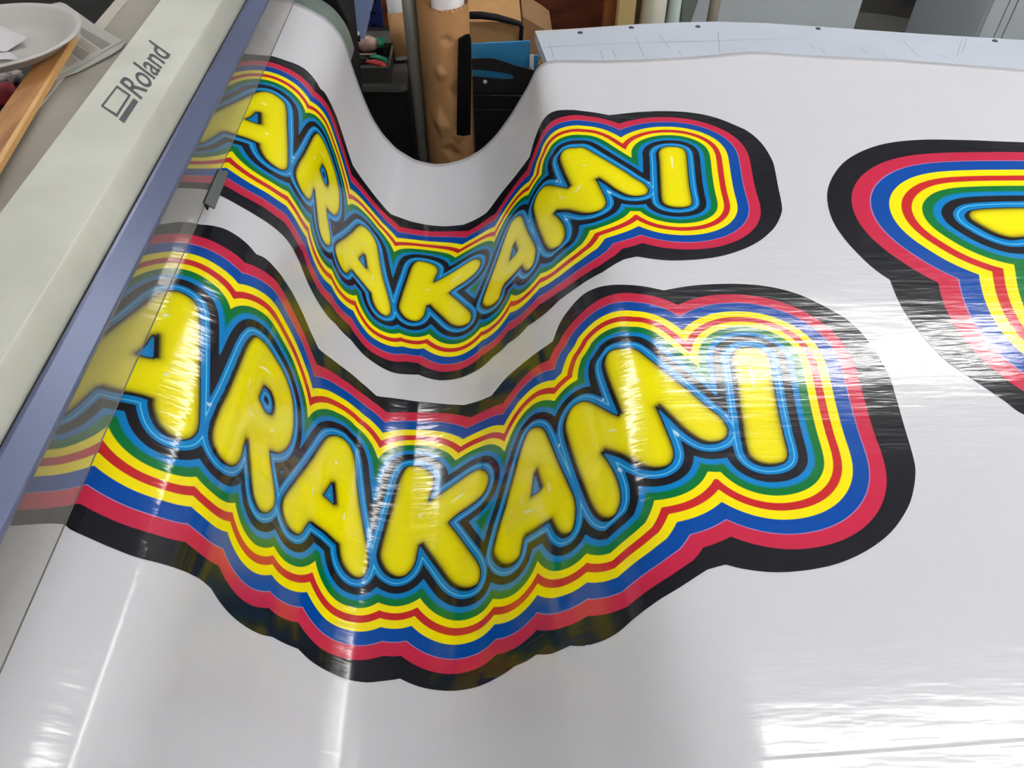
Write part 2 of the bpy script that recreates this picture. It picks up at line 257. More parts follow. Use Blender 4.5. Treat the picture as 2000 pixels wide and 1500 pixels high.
# ------------------------------------------------------------------ sheet profile (feed direction x, height z)
PRO = np.array([(-1.0843, -0.72569, 0.94500, -0.75000, 0.94500), (-1.0767, -0.71813, 0.94500, -0.74244, 0.94500), (-1.0692, -0.71056, 0.94500, -0.73488, 0.94500), (-1.0616, -0.70300, 0.94500, -0.72731, 0.94500), (-1.0541, -0.69544, 0.94500, -0.71975, 0.94500), (-1.0465, -0.68788, 0.94500, -0.71219, 0.94500), (-1.0389, -0.68032, 0.94500, -0.70463, 0.94500), (-1.0314, -0.67275, 0.94500, -0.69707, 0.94500), (-1.0238, -0.66519, 0.94500, -0.68950, 0.94500), (-1.0213, -0.66267, 0.94500, -0.68698, 0.94500), (-1.0163, -0.65763, 0.94500, -0.68194, 0.94500), (-1.0087, -0.65007, 0.94500, -0.67438, 0.94500), (-1.0011, -0.64251, 0.94500, -0.66682, 0.94500), (-0.9936, -0.63494, 0.94500, -0.65926, 0.94500), (-0.9860, -0.62738, 0.94500, -0.65170, 0.94500), (-0.9784, -0.61982, 0.94500, -0.64413, 0.94500), (-0.9709, -0.61226, 0.94500, -0.63657, 0.94500), (-0.9633, -0.60470, 0.94500, -0.62901, 0.94500), (-0.9583, -0.59966, 0.94500, -0.62397, 0.94500), (-0.9558, -0.59713, 0.94500, -0.62145, 0.94500), (-0.9482, -0.58957, 0.94500, -0.61389, 0.94500), (-0.9406, -0.58201, 0.94500, -0.60632, 0.94500), (-0.9331, -0.57445, 0.94500, -0.59876, 0.94500), (-0.9255, -0.56689, 0.94500, -0.59120, 0.94500), (-0.9179, -0.55933, 0.94499, -0.58364, 0.94500), (-0.9104, -0.55176, 0.94496, -0.57608, 0.94500), (-0.9028, -0.54420, 0.94490, -0.56851, 0.94500), (-0.8953, -0.53664, 0.94483, -0.56095, 0.94499), (-0.8877, -0.52908, 0.94474, -0.55339, 0.94497), (-0.8801, -0.52152, 0.94464, -0.54583, 0.94492), (-0.8726, -0.51396, 0.94455, -0.53827, 0.94485), (-0.8650, -0.50639, 0.94445, -0.53071, 0.94476), (-0.8575, -0.49883, 0.94436, -0.52314, 0.94466), (-0.8499, -0.49127, 0.94426, -0.51558, 0.94457), (-0.8423, -0.48371, 0.94413, -0.50802, 0.94448), (-0.8348, -0.47615, 0.94392, -0.50046, 0.94438), (-0.8322, -0.47363, 0.94382, -0.49794, 0.94435), (-0.8272, -0.46860, 0.94355, -0.49290, 0.94428), (-0.8196, -0.46106, 0.94301, -0.48534, 0.94416), (-0.8121, -0.45353, 0.94232, -0.47778, 0.94398), (-0.8045, -0.44601, 0.94154, -0.47022, 0.94365), (-0.7970, -0.43850, 0.94060, -0.46268, 0.94314), (-0.7894, -0.43105, 0.93935, -0.45515, 0.94248), (-0.7818, -0.42367, 0.93768, -0.44762, 0.94172), (-0.7743, -0.41639, 0.93566, -0.44011, 0.94083), (-0.7692, -0.41157, 0.93418, -0.43513, 0.94009), (-0.7667, -0.40917, 0.93341, -0.43264, 0.93966), (-0.7591, -0.40201, 0.93095, -0.42525, 0.93808), (-0.7516, -0.39498, 0.92817, -0.41795, 0.93611), (-0.7440, -0.38813, 0.92498, -0.41072, 0.93391), (-0.7365, -0.38145, 0.92144, -0.40354, 0.93151), (-0.7289, -0.37488, 0.91769, -0.39648, 0.92881), (-0.7213, -0.36841, 0.91378, -0.38959, 0.92570), (-0.7138, -0.36204, 0.90971, -0.38288, 0.92223), (-0.7062, -0.35581, 0.90542, -0.37629, 0.91851), (-0.6987, -0.34986, 0.90076, -0.36980, 0.91463), (-0.6911, -0.34440, 0.89553, -0.36340, 0.91060), (-0.6835, -0.33950, 0.88978, -0.35713, 0.90637), (-0.6760, -0.33500, 0.88370, -0.35110, 0.90181), (-0.6684, -0.33081, 0.87741, -0.34552, 0.89671), (-0.6608, -0.32693, 0.87092, -0.34051, 0.89105), (-0.6533, -0.32341, 0.86422, -0.33595, 0.88503), (-0.6457, -0.32032, 0.85732, -0.33169, 0.87878), (-0.6432, -0.31941, 0.85497, -0.33033, 0.87666), (-0.6382, -0.31777, 0.85021, -0.32773, 0.87234), (-0.6306, -0.31578, 0.84291, -0.32414, 0.86569), (-0.6230, -0.31421, 0.83552, -0.32095, 0.85883), (-0.6155, -0.31291, 0.82807, -0.31827, 0.85176), (-0.6079, -0.31179, 0.82059, -0.31616, 0.84450), (-0.6003, -0.31077, 0.81310, -0.31452, 0.83712), (-0.5928, -0.30975, 0.80561, -0.31317, 0.82968), (-0.5852, -0.30864, 0.79813, -0.31201, 0.82221), (-0.5802, -0.30784, 0.79315, -0.31132, 0.81722), (-0.5777, -0.30742, 0.79066, -0.31099, 0.81472), (-0.5701, -0.30613, 0.78321, -0.30998, 0.80722), (-0.5625, -0.30478, 0.77577, -0.30889, 0.79974), (-0.5550, -0.30338, 0.76834, -0.30770, 0.79227), (-0.5474, -0.30190, 0.76092, -0.30641, 0.78482), (-0.5399, -0.30037, 0.75352, -0.30508, 0.77738), (-0.5323, -0.29879, 0.74612, -0.30369, 0.76994), (-0.5247, -0.29719, 0.73873, -0.30223, 0.76252), (-0.5172, -0.29554, 0.73135, -0.30070, 0.75512), (-0.5096, -0.29379, 0.72400, -0.29913, 0.74772), (-0.5020, -0.29193, 0.71667, -0.29754, 0.74033), (-0.4945, -0.28997, 0.70936, -0.29590, 0.73295), (-0.4869, -0.28798, 0.70207, -0.29418, 0.72558), (-0.4794, -0.28595, 0.69478, -0.29234, 0.71825), (-0.4718, -0.28387, 0.68751, -0.29040, 0.71094), (-0.4642, -0.28161, 0.68030, -0.28841, 0.70364), (-0.4567, -0.27905, 0.67318, -0.28639, 0.69636), (-0.4542, -0.27813, 0.67084, -0.28572, 0.69393), (-0.4491, -0.27619, 0.66618, -0.28433, 0.68908), (-0.4415, -0.27312, 0.65927, -0.28213, 0.68185), (-0.4340, -0.26997, 0.65240, -0.27964, 0.67471), (-0.4264, -0.26675, 0.64556, -0.27683, 0.66769), (-0.4189, -0.26337, 0.63879, -0.27380, 0.66076), (-0.4113, -0.25968, 0.63219, -0.27066, 0.65388), (-0.4037, -0.25564, 0.62580, -0.26745, 0.64703), (-0.3962, -0.25134, 0.61958, -0.26412, 0.64025), (-0.3911, -0.24841, 0.61548, -0.26175, 0.63579), (-0.3886, -0.24693, 0.61344, -0.26051, 0.63360), (-0.3811, -0.24244, 0.60735, -0.25655, 0.62716), (-0.3735, -0.23780, 0.60138, -0.25229, 0.62091), (-0.3659, -0.23283, 0.59569, -0.24789, 0.61476), (-0.3584, -0.22738, 0.59046, -0.24342, 0.60866), (-0.3508, -0.22152, 0.58567, -0.23884, 0.60265), (-0.3432, -0.21547, 0.58114, -0.23395, 0.59688), (-0.3357, -0.20934, 0.57671, -0.22860, 0.59155), (-0.3281, -0.20317, 0.57233, -0.22281, 0.58668), (-0.3206, -0.19688, 0.56815, -0.21679, 0.58211), (-0.3130, -0.19030, 0.56443, -0.21067, 0.57766), (-0.3054, -0.18337, 0.56141, -0.20452, 0.57327), (-0.2979, -0.17619, 0.55903, -0.19826, 0.56902), (-0.2903, -0.16890, 0.55702, -0.19176, 0.56517), (-0.2827, -0.16158, 0.55515, -0.18490, 0.56198), (-0.2752, -0.15421, 0.55345, -0.17776, 0.55950), (-0.2676, -0.14677, 0.55212, -0.17049, 0.55744), (-0.2651, -0.14426, 0.55181, -0.16805, 0.55680), (-0.2601, -0.13924, 0.55147, -0.16317, 0.55555), (-0.2525, -0.13168, 0.55153, -0.15581, 0.55378), (-0.2449, -0.12413, 0.55204, -0.14839, 0.55234), (-0.2374, -0.11661, 0.55281, -0.14088, 0.55153), (-0.2298, -0.10912, 0.55386, -0.13332, 0.55146), (-0.2223, -0.10170, 0.55531, -0.12577, 0.55190), (-0.2147, -0.09437, 0.55717, -0.11824, 0.55262), (-0.2071, -0.08712, 0.55930, -0.11074, 0.55359), (-0.2021, -0.08231, 0.56082, -0.10578, 0.55444), (-0.1996, -0.07992, 0.56160, -0.10330, 0.55494), (-0.1920, -0.07279, 0.56412, -0.09596, 0.55673), (-0.1844, -0.06581, 0.56703, -0.08869, 0.55882), (-0.1769, -0.05903, 0.57039, -0.08148, 0.56109), (-0.1693, -0.05243, 0.57407, -0.07433, 0.56355), (-0.1618, -0.04592, 0.57792, -0.06731, 0.56636), (-0.1542, -0.03948, 0.58188, -0.06049, 0.56962), (-0.1466, -0.03318, 0.58607, -0.05386, 0.57325), (-0.1391, -0.02718, 0.59066, -0.04733, 0.57707), (-0.1315, -0.02154, 0.59570, -0.04087, 0.58100), (-0.1239, -0.01617, 0.60103, -0.03453, 0.58512), (-0.1164, -0.01092, 0.60647, -0.02845, 0.58961), (-0.1088, -0.00571, 0.61194, -0.02274, 0.59457), (-0.1013, -0.00053, 0.61745, -0.01733, 0.59985), (-0.0937, 0.00456, 0.62304, -0.01206, 0.60528), (-0.0861, 0.00945, 0.62881, -0.00684, 0.61075), (-0.0786, 0.01407, 0.63480, -0.00164, 0.61624), (-0.0761, 0.01556, 0.63683, 0.00008, 0.61807), (-0.0710, 0.01847, 0.64095, 0.00351, 0.62177), (-0.0635, 0.02277, 0.64717, 0.00854, 0.62742), (-0.0559, 0.02704, 0.65341, 0.01340, 0.63321), (-0.0483, 0.03129, 0.65966, 0.01811, 0.63913), (-0.0408, 0.03555, 0.66591, 0.02273, 0.64512), (-0.0332, 0.03977, 0.67218, 0.02732, 0.65112), (-0.0256, 0.04393, 0.67850, 0.03191, 0.65713), (-0.0181, 0.04796, 0.68490, 0.03650, 0.66314), (-0.0130, 0.05057, 0.68921, 0.03955, 0.66715), (-0.0105, 0.05185, 0.69138, 0.04108, 0.66916), (-0.0030, 0.05565, 0.69792, 0.04567, 0.67517), (0.0046, 0.05942, 0.70448, 0.05026, 0.68118), (0.0122, 0.06317, 0.71104, 0.05487, 0.68718), (0.0197, 0.06692, 0.71761, 0.05953, 0.69312), (0.0273, 0.07067, 0.72418, 0.06434, 0.69896), (0.0349, 0.07440, 0.73076, 0.06935, 0.70463), (0.0424, 0.07804, 0.73738, 0.07452, 0.71014), (0.0500, 0.08152, 0.74410, 0.07980, 0.71556), (0.0575, 0.08478, 0.75092, 0.08513, 0.72092), (0.0651, 0.08788, 0.75782, 0.09052, 0.72623), (0.0727, 0.09090, 0.76475, 0.09598, 0.73146), (0.0802, 0.09398, 0.77165, 0.10148, 0.73665), (0.0878, 0.09734, 0.77843, 0.10701, 0.74180), (0.0953, 0.10133, 0.78484, 0.11256, 0.74694), (0.1029, 0.10625, 0.79057, 0.11814, 0.75205), (0.1105, 0.11209, 0.79536, 0.12374, 0.75713), (0.1130, 0.11421, 0.79671, 0.12561, 0.75881), (0.1180, 0.11869, 0.79903, 0.12939, 0.76215), (0.1256, 0.12582, 0.80151, 0.13512, 0.76709), (0.1332, 0.13324, 0.80296, 0.14095, 0.77191), (0.1407, 0.14077, 0.80363, 0.14689, 0.77659), (0.1483, 0.14832, 0.80386, 0.15298, 0.78107), (0.1558, 0.15589, 0.80385, 0.15927, 0.78525), (0.1634, 0.16345, 0.80372, 0.16579, 0.78908), (0.1710, 0.17101, 0.80353, 0.17253, 0.79251), (0.1760, 0.17605, 0.80339, 0.17715, 0.79453), (0.1785, 0.17856, 0.80332, 0.17950, 0.79544), (0.1861, 0.18612, 0.80310, 0.18667, 0.79784), (0.1937, 0.19368, 0.80287, 0.19398, 0.79977), (0.2012, 0.20124, 0.80262, 0.20138, 0.80131), (0.2088, 0.20880, 0.80237, 0.20886, 0.80243), (0.2163, 0.21636, 0.80212, 0.21638, 0.80318), (0.2239, 0.22391, 0.80187, 0.22393, 0.80371), (0.2315, 0.23147, 0.80162, 0.23148, 0.80407), (0.2390, 0.23903, 0.80139, 0.23904, 0.80426), (0.2466, 0.24659, 0.80120, 0.24660, 0.80430), (0.2541, 0.25415, 0.80108, 0.25416, 0.80425), (0.2617, 0.26171, 0.80102, 0.26172, 0.80416), (0.2693, 0.26927, 0.80100, 0.26928, 0.80404), (0.2768, 0.27684, 0.80100, 0.27684, 0.80388), (0.2844, 0.28440, 0.80100, 0.28440, 0.80369), (0.2920, 0.29196, 0.80100, 0.29196, 0.80347), (0.2995, 0.29952, 0.80100, 0.29952, 0.80324), (0.3020, 0.30204, 0.80100, 0.30204, 0.80317), (0.3071, 0.30708, 0.80100, 0.30708, 0.80301), (0.3146, 0.31464, 0.80100, 0.31464, 0.80278), (0.3651, 0.36506, 0.80100, 0.36504, 0.80184), (0.4281, 0.42807, 0.80100, 0.42805, 0.80145), (0.4911, 0.49109, 0.80100, 0.49107, 0.80106), (0.5541, 0.55411, 0.80100, 0.55409, 0.80100), (0.6171, 0.61712, 0.80100, 0.61710, 0.80100), (0.6801, 0.68014, 0.80100, 0.68012, 0.80100), (0.7432, 0.74315, 0.80100, 0.74313, 0.80100), (0.8062, 0.80617, 0.80100, 0.80615, 0.80100), (0.8692, 0.86919, 0.80100, 0.86917, 0.80100), (0.9322, 0.93220, 0.80100, 0.93218, 0.80100), (0.9952, 0.99522, 0.80100, 0.99520, 0.80100), (1.0582, 1.05823, 0.80100, 1.05821, 0.80100), (1.1212, 1.12125, 0.80100, 1.12123, 0.80100), (1.1843, 1.18427, 0.80100, 1.18424, 0.80100), (1.2473, 1.24728, 0.80100, 1.24726, 0.80100), (1.3103, 1.31030, 0.80100, 1.31028, 0.80100), (1.3733, 1.37331, 0.80100, 1.37329, 0.80100), (1.4363, 1.43633, 0.80100, 1.43631, 0.80100), (1.4993, 1.49934, 0.80100, 1.49932, 0.80100), (1.5624, 1.56236, 0.80100, 1.56234, 0.80100), (1.6254, 1.62538, 0.80100, 1.62536, 0.80100), (1.6884, 1.68839, 0.80100, 1.68837, 0.80100), (1.7514, 1.75141, 0.80100, 1.75139, 0.80100), (1.8144, 1.81442, 0.80100, 1.81440, 0.80100), (1.8774, 1.87744, 0.80100, 1.87742, 0.80100), (1.9405, 1.94046, 0.80100, 1.94044, 0.80100), (2.0035, 2.00347, 0.80100, 2.00345, 0.80100), (2.0665, 2.06649, 0.80100, 2.06647, 0.80100), (2.1295, 2.12950, 0.80100, 2.12948, 0.80100), (2.1900, 2.19000, 0.80100, 2.18998, 0.80100)])
def cubic(tq, t, y):
    i = np.clip(np.searchsorted(t, tq)-1, 0, len(t)-2)
    m = np.gradient(y, t); h = t[i+1]-t[i]; u = (tq-t[i])/h
    return (2*u**3-3*u**2+1)*y[i] + (u**3-2*u**2+u)*h*m[i] + (-2*u**3+3*u**2)*y[i+1] + (u**3-u**2)*h*m[i+1]
S_FINE = np.linspace(PRO[0, 0]+0.001, PRO[-1, 0]-0.001, 6000)
X_FINE, Z_FINE, XN_FINE, ZN_FINE = [cubic(S_FINE, PRO[:, 0], PRO[:, k]) for k in (1, 2, 3, 4)]   # bend over the table edge: tight at the far edge, looser towards the camera
def curve(s, y):
    t = np.clip((1.64-y)/(1.64-1.0), 0, 1); w = t*t*(3-2*t)
    return (1-w)*np.interp(s, S_FINE, X_FINE)+w*np.interp(s, S_FINE, XN_FINE), (1-w)*np.interp(s, S_FINE, Z_FINE)+w*np.interp(s, S_FINE, ZN_FINE)
def on_sheet(s, y, lift=0.0):
    """flat sheet coordinates (metres along feed, metres across) to the hanging sheet in the room"""
    s = np.asarray(s, float); y = np.asarray(y, float)
    x, z = curve(s, y); e = 0.002
    xa, za = curve(s+e, y); xb, zb = curve(s-e, y); tx, tz = xa-xb, za-zb
    n = np.hypot(tx, tz); tx, tz = tx/n, tz/n
    return np.stack([x - tz*lift, y, z + tx*lift], -1)
def far_edge(s): return np.interp(s, [0.10, 0.16, 0.335, 0.45, 0.512, 0.56, 0.597, 0.635, 0.676, 0.91, 1.172, 1.6, 2.2], [1.70, 1.702, 1.707, 1.718, 1.727, 1.737, 1.741, 1.736, 1.725, 1.692, 1.633, 1.56, 1.5])
def near_edge(s): return np.full_like(s, 0.10)
def grid_mesh(name, S, Y, co, quads, m, parent=None, uvs=None):
    me = bpy.data.meshes.new(name)
    me.vertices.add(len(co)); me.vertices.foreach_set('co', co.astype(np.float32).ravel())
    n = len(quads); k = quads.shape[1]
    me.loops.add(n*k); me.loops.foreach_set('vertex_index', quads.astype(np.int32).ravel())
    me.polygons.add(n); me.polygons.foreach_set('loop_start', np.arange(0, n*k, k, dtype=np.int32)); me.polygons.foreach_set('loop_total', np.full(n, k, dtype=np.int32))
    me.update(calc_edges=True); me.validate()
    uv = me.uv_layers.new(name='UVMap'); q = np.stack([S, Y], -1)[quads.ravel()]
    uv.data.foreach_set('uv', q.astype(np.float32).ravel())
    me.polygons.foreach_set('use_smooth', np.ones(n, dtype=bool))
    return link(name, me, m, parent)

sheet_root = thing('printed_vinyl_sheet', 'wide glossy white vinyl sheet with rainbow ARAKAMI prints, sagging from the printer onto the table', 'printed vinyl sheet', (0.4, 0.9, 0.801))
ss = np.concatenate([np.arange(-1.10, 0.55, 0.004), np.arange(0.55, 2.0, 0.02)]); ss = ss[ss > S_FINE[0]+0.005]
ny = 90
SS, TT = np.meshgrid(ss, np.linspace(0, 1, ny), indexing='ij')
YY = near_edge(SS)*(1-TT) + far_edge(SS)*TT
co = on_sheet(SS.ravel(), YY.ravel())
idx = np.arange(len(ss)*ny).reshape(len(ss), ny)
q = np.stack([idx[:-1, :-1], idx[1:, :-1], idx[1:, 1:], idx[:-1, 1:]], -1).reshape(-1, 4)
sheet = grid_mesh('vinyl_web', SS.ravel(), YY.ravel(), co, q, M_SHEET, sheet_root)
sm = sheet.modifiers.new('thickness', 'SOLIDIFY'); sm.thickness = 0.0003; sm.offset = -1

# ------------------------------------------------------------------ printed lettering, in flat sheet metres (s, y, corner)
LETTERS = {'A1': [[(-0.7419, 0.7583, 0), (-0.732, 0.7609, 0), (-0.7206, 0.7586, 0), (-0.7089, 0.7524, 0), (-0.7018, 0.7429, 0), (-0.696, 0.7268, 0), (-0.6841, 0.6806, 0), (-0.672, 0.6339, 0), (-0.6629, 0.5992, 0), (-0.6574, 0.5776, 0), (-0.656, 0.5644, 0), (-0.6593, 0.553, 0), (-0.6659, 0.5453, 0), (-0.6749, 0.5404, 0), (-0.6846, 0.5403, 0), (-0.6953, 0.5446, 0), (-0.7042, 0.5527, 0), (-0.7111, 0.5637, 0), (-0.7154, 0.5732, 0), (-0.7172, 0.5804, 1), (-0.7283, 0.5813, 0), (-0.7388, 0.5812, 0), (-0.7505, 0.5813, 0), (-0.7641, 0.5833, 0), (-0.7698, 0.5844, 1), (-0.7768, 0.5662, 0), (-0.7856, 0.5466, 0), (-0.7947, 0.539, 0), (-0.807, 0.5443, 0), (-0.8167, 0.5587, 0), (-0.8224, 0.5849, 0), (-0.8206, 0.6138, 0), (-0.8092, 0.6367, 0), (-0.7913, 0.6716, 0), (-0.7835, 0.6878, 0), (-0.7763, 0.7021, 0), (-0.7676, 0.7221, 0), (-0.7606, 0.7391, 0), (-0.7521, 0.7513, 0)], [(-0.7376, 0.6763, 0), (-0.733, 0.6614, 0), (-0.7282, 0.6422, 1), (-0.7382, 0.6416, 0), (-0.7469, 0.6433, 1), (-0.741, 0.6567, 0)]],
'R': [[(-0.6229, 0.7545, 0), (-0.607, 0.7625, 0), (-0.5848, 0.7691, 0), (-0.5575, 0.7727, 0), (-0.5295, 0.7719, 0), (-0.506, 0.7634, 0), (-0.4898, 0.7503, 0), (-0.4791, 0.7299, 0), (-0.4738, 0.7079, 0), (-0.4754, 0.6857, 0), (-0.4849, 0.6648, 0), (-0.4987, 0.6503, 0), (-0.5128, 0.6416, 0), (-0.5182, 0.6388, 1), (-0.51, 0.6263, 0), (-0.4987, 0.6136, 0), (-0.4877, 0.6008, 0), (-0.4812, 0.5891, 0), (-0.4807, 0.5763, 0), (-0.4878, 0.5639, 0), (-0.4978, 0.5554, 0), (-0.5114, 0.5495, 0), (-0.5243, 0.5503, 0), (-0.5359, 0.5557, 0), (-0.547, 0.567, 0), (-0.5591, 0.5835, 0), (-0.5709, 0.5982, 0), (-0.58, 0.6095, 1), (-0.5796, 0.5954, 0), (-0.5798, 0.5814, 0), (-0.5843, 0.5683, 0), (-0.5947, 0.5571, 0), (-0.6087, 0.55, 0), (-0.6209, 0.5486, 0), (-0.6309, 0.5525, 0), (-0.6393, 0.5598, 0), (-0.6439, 0.5697, 0), (-0.6458, 0.5836, 0), (-0.6454, 0.5976, 0), (-0.6443, 0.6125, 0), (-0.6407, 0.6399, 0), (-0.638, 0.6723, 0), (-0.6358, 0.7013, 0), (-0.6336, 0.7244, 0), (-0.6296, 0.7426, 0)], [(-0.572, 0.7075, 1), (-0.5555, 0.7122, 0), (-0.5437, 0.7075, 0), (-0.5385, 0.6982, 0), (-0.5422, 0.6862, 0), (-0.5555, 0.6811, 0), (-0.5756, 0.6835, 1)]],
'A2': [[(-0.3883, 0.7692, 0), (-0.3753, 0.7773, 0), (-0.359, 0.7802, 0), (-0.3444, 0.7736, 0), (-0.3347, 0.7582, 0), (-0.3293, 0.738, 0), (-0.3224, 0.7066, 0), (-0.3138, 0.6721, 0), (-0.305, 0.6433, 0), (-0.2966, 0.6151, 0), (-0.2912, 0.5931, 0), (-0.2896, 0.5746, 0), (-0.2936, 0.5613, 0), (-0.3025, 0.5531, 0), (-0.3143, 0.5516, 0), (-0.325, 0.5568, 0), (-0.3346, 0.5667, 0), (-0.3407, 0.5787, 0), (-0.3449, 0.5935, 1), (-0.3711, 0.6008, 0), (-0.3992, 0.6025, 1), (-0.4039, 0.5925, 0), (-0.4094, 0.5802, 0), (-0.4184, 0.571, 0), (-0.432, 0.5672, 0), (-0.4472, 0.569, 0), (-0.4578, 0.5742, 0), (-0.4663, 0.5828, 0), (-0.4692, 0.595, 0), (-0.4655, 0.6089, 0), (-0.4564, 0.6288, 0), (-0.4372, 0.6686, 0), (-0.4211, 0.7055, 0), (-0.4074, 0.7408, 0), (-0.3986, 0.7585, 0)], [(-0.3696, 0.688, 1), (-0.365, 0.6734, 0), (-0.3601, 0.6563, 1), (-0.3808, 0.6599, 1)]],
'K': [[(-0.2338, 0.769, 0), (-0.2211, 0.7653, 0), (-0.208, 0.7556, 0), (-0.1999, 0.7415, 0), (-0.1993, 0.7263, 0), (-0.2028, 0.7121, 0), (-0.2059, 0.6974, 1), (-0.1869, 0.7089, 0), (-0.1656, 0.7207, 0), (-0.1426, 0.7299, 0), (-0.1282, 0.7327, 0), (-0.1156, 0.7301, 0), (-0.1046, 0.7203, 0), (-0.0976, 0.7062, 0), (-0.0992, 0.6926, 0), (-0.1076, 0.6805, 0), (-0.123, 0.6713, 0), (-0.1417, 0.6646, 0), (-0.1618, 0.6576, 0), (-0.1718, 0.6499, 1), (-0.1567, 0.6267, 0), (-0.1384, 0.5968, 0), (-0.1249, 0.5753, 0), (-0.1168, 0.558, 0), (-0.1156, 0.5435, 0), (-0.1213, 0.5318, 0), (-0.1332, 0.5278, 0), (-0.1481, 0.5303, 0), (-0.1628, 0.5392, 0), (-0.1751, 0.5529, 0), (-0.1918, 0.5788, 0), (-0.2086, 0.6046, 0), (-0.2171, 0.6181, 1), (-0.2187, 0.6056, 0), (-0.2211, 0.5887, 0), (-0.2278, 0.5744, 0), (-0.2383, 0.5653, 0), (-0.251, 0.5626, 0), (-0.2643, 0.5684, 0), (-0.2748, 0.5816, 0), (-0.2799, 0.5956, 0), (-0.2794, 0.6107, 0), (-0.2748, 0.6447, 0), (-0.2698, 0.6777, 0), (-0.2646, 0.7121, 0), (-0.2599, 0.7427, 0), (-0.2529, 0.7603, 0), (-0.2441, 0.7679, 0)]],
'A3': [[(0.0194, 0.7272, 0), (0.031, 0.7146, 0), (0.0386, 0.6954, 0), (0.0462, 0.6677, 0), (0.0552, 0.6358, 0), (0.0657, 0.6024, 0), (0.073, 0.5781, 0), (0.0754, 0.561, 0), (0.0736, 0.5445, 0), (0.0688, 0.5297, 0), (0.0595, 0.5219, 0), (0.0476, 0.5231, 0), (0.0374, 0.5333, 0), (0.0315, 0.5457, 0), (0.0276, 0.5565, 1), (0.0029, 0.5577, 0), (-0.0253, 0.5599, 1), (-0.0293, 0.5496, 0), (-0.0356, 0.5371, 0), (-0.0484, 0.5317, 0), (-0.0659, 0.5341, 0), (-0.0812, 0.5438, 0), (-0.0914, 0.5573, 0), (-0.0951, 0.5692, 0), (-0.0909, 0.5837, 0), (-0.0811, 0.6065, 0), (-0.0667, 0.634, 0), (-0.051, 0.6657, 0), (-0.0375, 0.6924, 0), (-0.0239, 0.7148, 0), (-0.0105, 0.7304, 0), (0.0035, 0.7344, 0)], [(0.0052, 0.6498, 1), (0.0097, 0.6317, 0), (0.0138, 0.6163, 1), (-0.0047, 0.6175, 1)]],
'M': [[(0.1806, 0.7812, 0), (0.1922, 0.7775, 0), (0.2009, 0.7683, 0), (0.212, 0.751, 0), (0.2276, 0.7276, 0), (0.2429, 0.7056, 0), (0.2579, 0.6846, 0), (0.2721, 0.6619, 0), (0.2851, 0.6447, 0), (0.2911, 0.6304, 0), (0.2917, 0.6187, 0), (0.2868, 0.6072, 0), (0.2753, 0.5993, 0), (0.2623, 0.5965, 0), (0.2506, 0.5997, 0), (0.24, 0.609, 0), (0.2299, 0.6222, 0), (0.219, 0.642, 0), (0.2069, 0.6623, 1), (0.2095, 0.6502, 0), (0.2138, 0.6212, 0), (0.2169, 0.5981, 0), (0.2168, 0.5825, 0), (0.2112, 0.57, 0), (0.2007, 0.5628, 0), (0.1886, 0.562, 0), (0.1754, 0.5676, 0), (0.1626, 0.5799, 0), (0.1474, 0.5976, 0), (0.1248, 0.6171, 1), (0.1328, 0.5981, 0), (0.14, 0.5745, 0), (0.1432, 0.5537, 0), (0.1427, 0.5393, 0), (0.1403, 0.5301, 0), (0.1327, 0.5187, 0), (0.1216, 0.5141, 0), (0.11, 0.5187, 0), (0.0998, 0.5316, 0), (0.0919, 0.553, 0), (0.0862, 0.5755, 0), (0.082, 0.593, 0), (0.0755, 0.6217, 0), (0.0699, 0.6512, 0), (0.066, 0.6758, 0), (0.0652, 0.6942, 0), (0.0721, 0.7108, 0), (0.0862, 0.7219, 0), (0.1016, 0.722, 0), (0.1155, 0.7133, 0), (0.1301, 0.696, 0), (0.1456, 0.6758, 0), (0.1563, 0.6638, 1), (0.1524, 0.6861, 0), (0.1474, 0.7147, 0), (0.1433, 0.744, 0), (0.1424, 0.764, 0), (0.1476, 0.7778, 0), (0.1577, 0.7849, 0), (0.1687, 0.7855, 0)]],
'I': [[(0.3527, 0.7725, 0), (0.3661, 0.7702, 0), (0.3758, 0.7615, 0), (0.3781, 0.7474, 0), (0.3759, 0.7256, 0), (0.3701, 0.6863, 0), (0.3647, 0.6465, 0), (0.3612, 0.6135, 0), (0.3593, 0.5885, 0), (0.3563, 0.5753, 0), (0.3484, 0.5667, 0), (0.3367, 0.5622, 0), (0.3227, 0.5616, 0), (0.3101, 0.5671, 0), (0.3031, 0.578, 0), (0.3029, 0.5958, 0), (0.3064, 0.6256, 0), (0.3113, 0.6667, 0), (0.3163, 0.705, 0), (0.3191, 0.7317, 0), (0.3212, 0.7482, 0), (0.3283, 0.7622, 0), (0.3403, 0.7707, 0)]]}
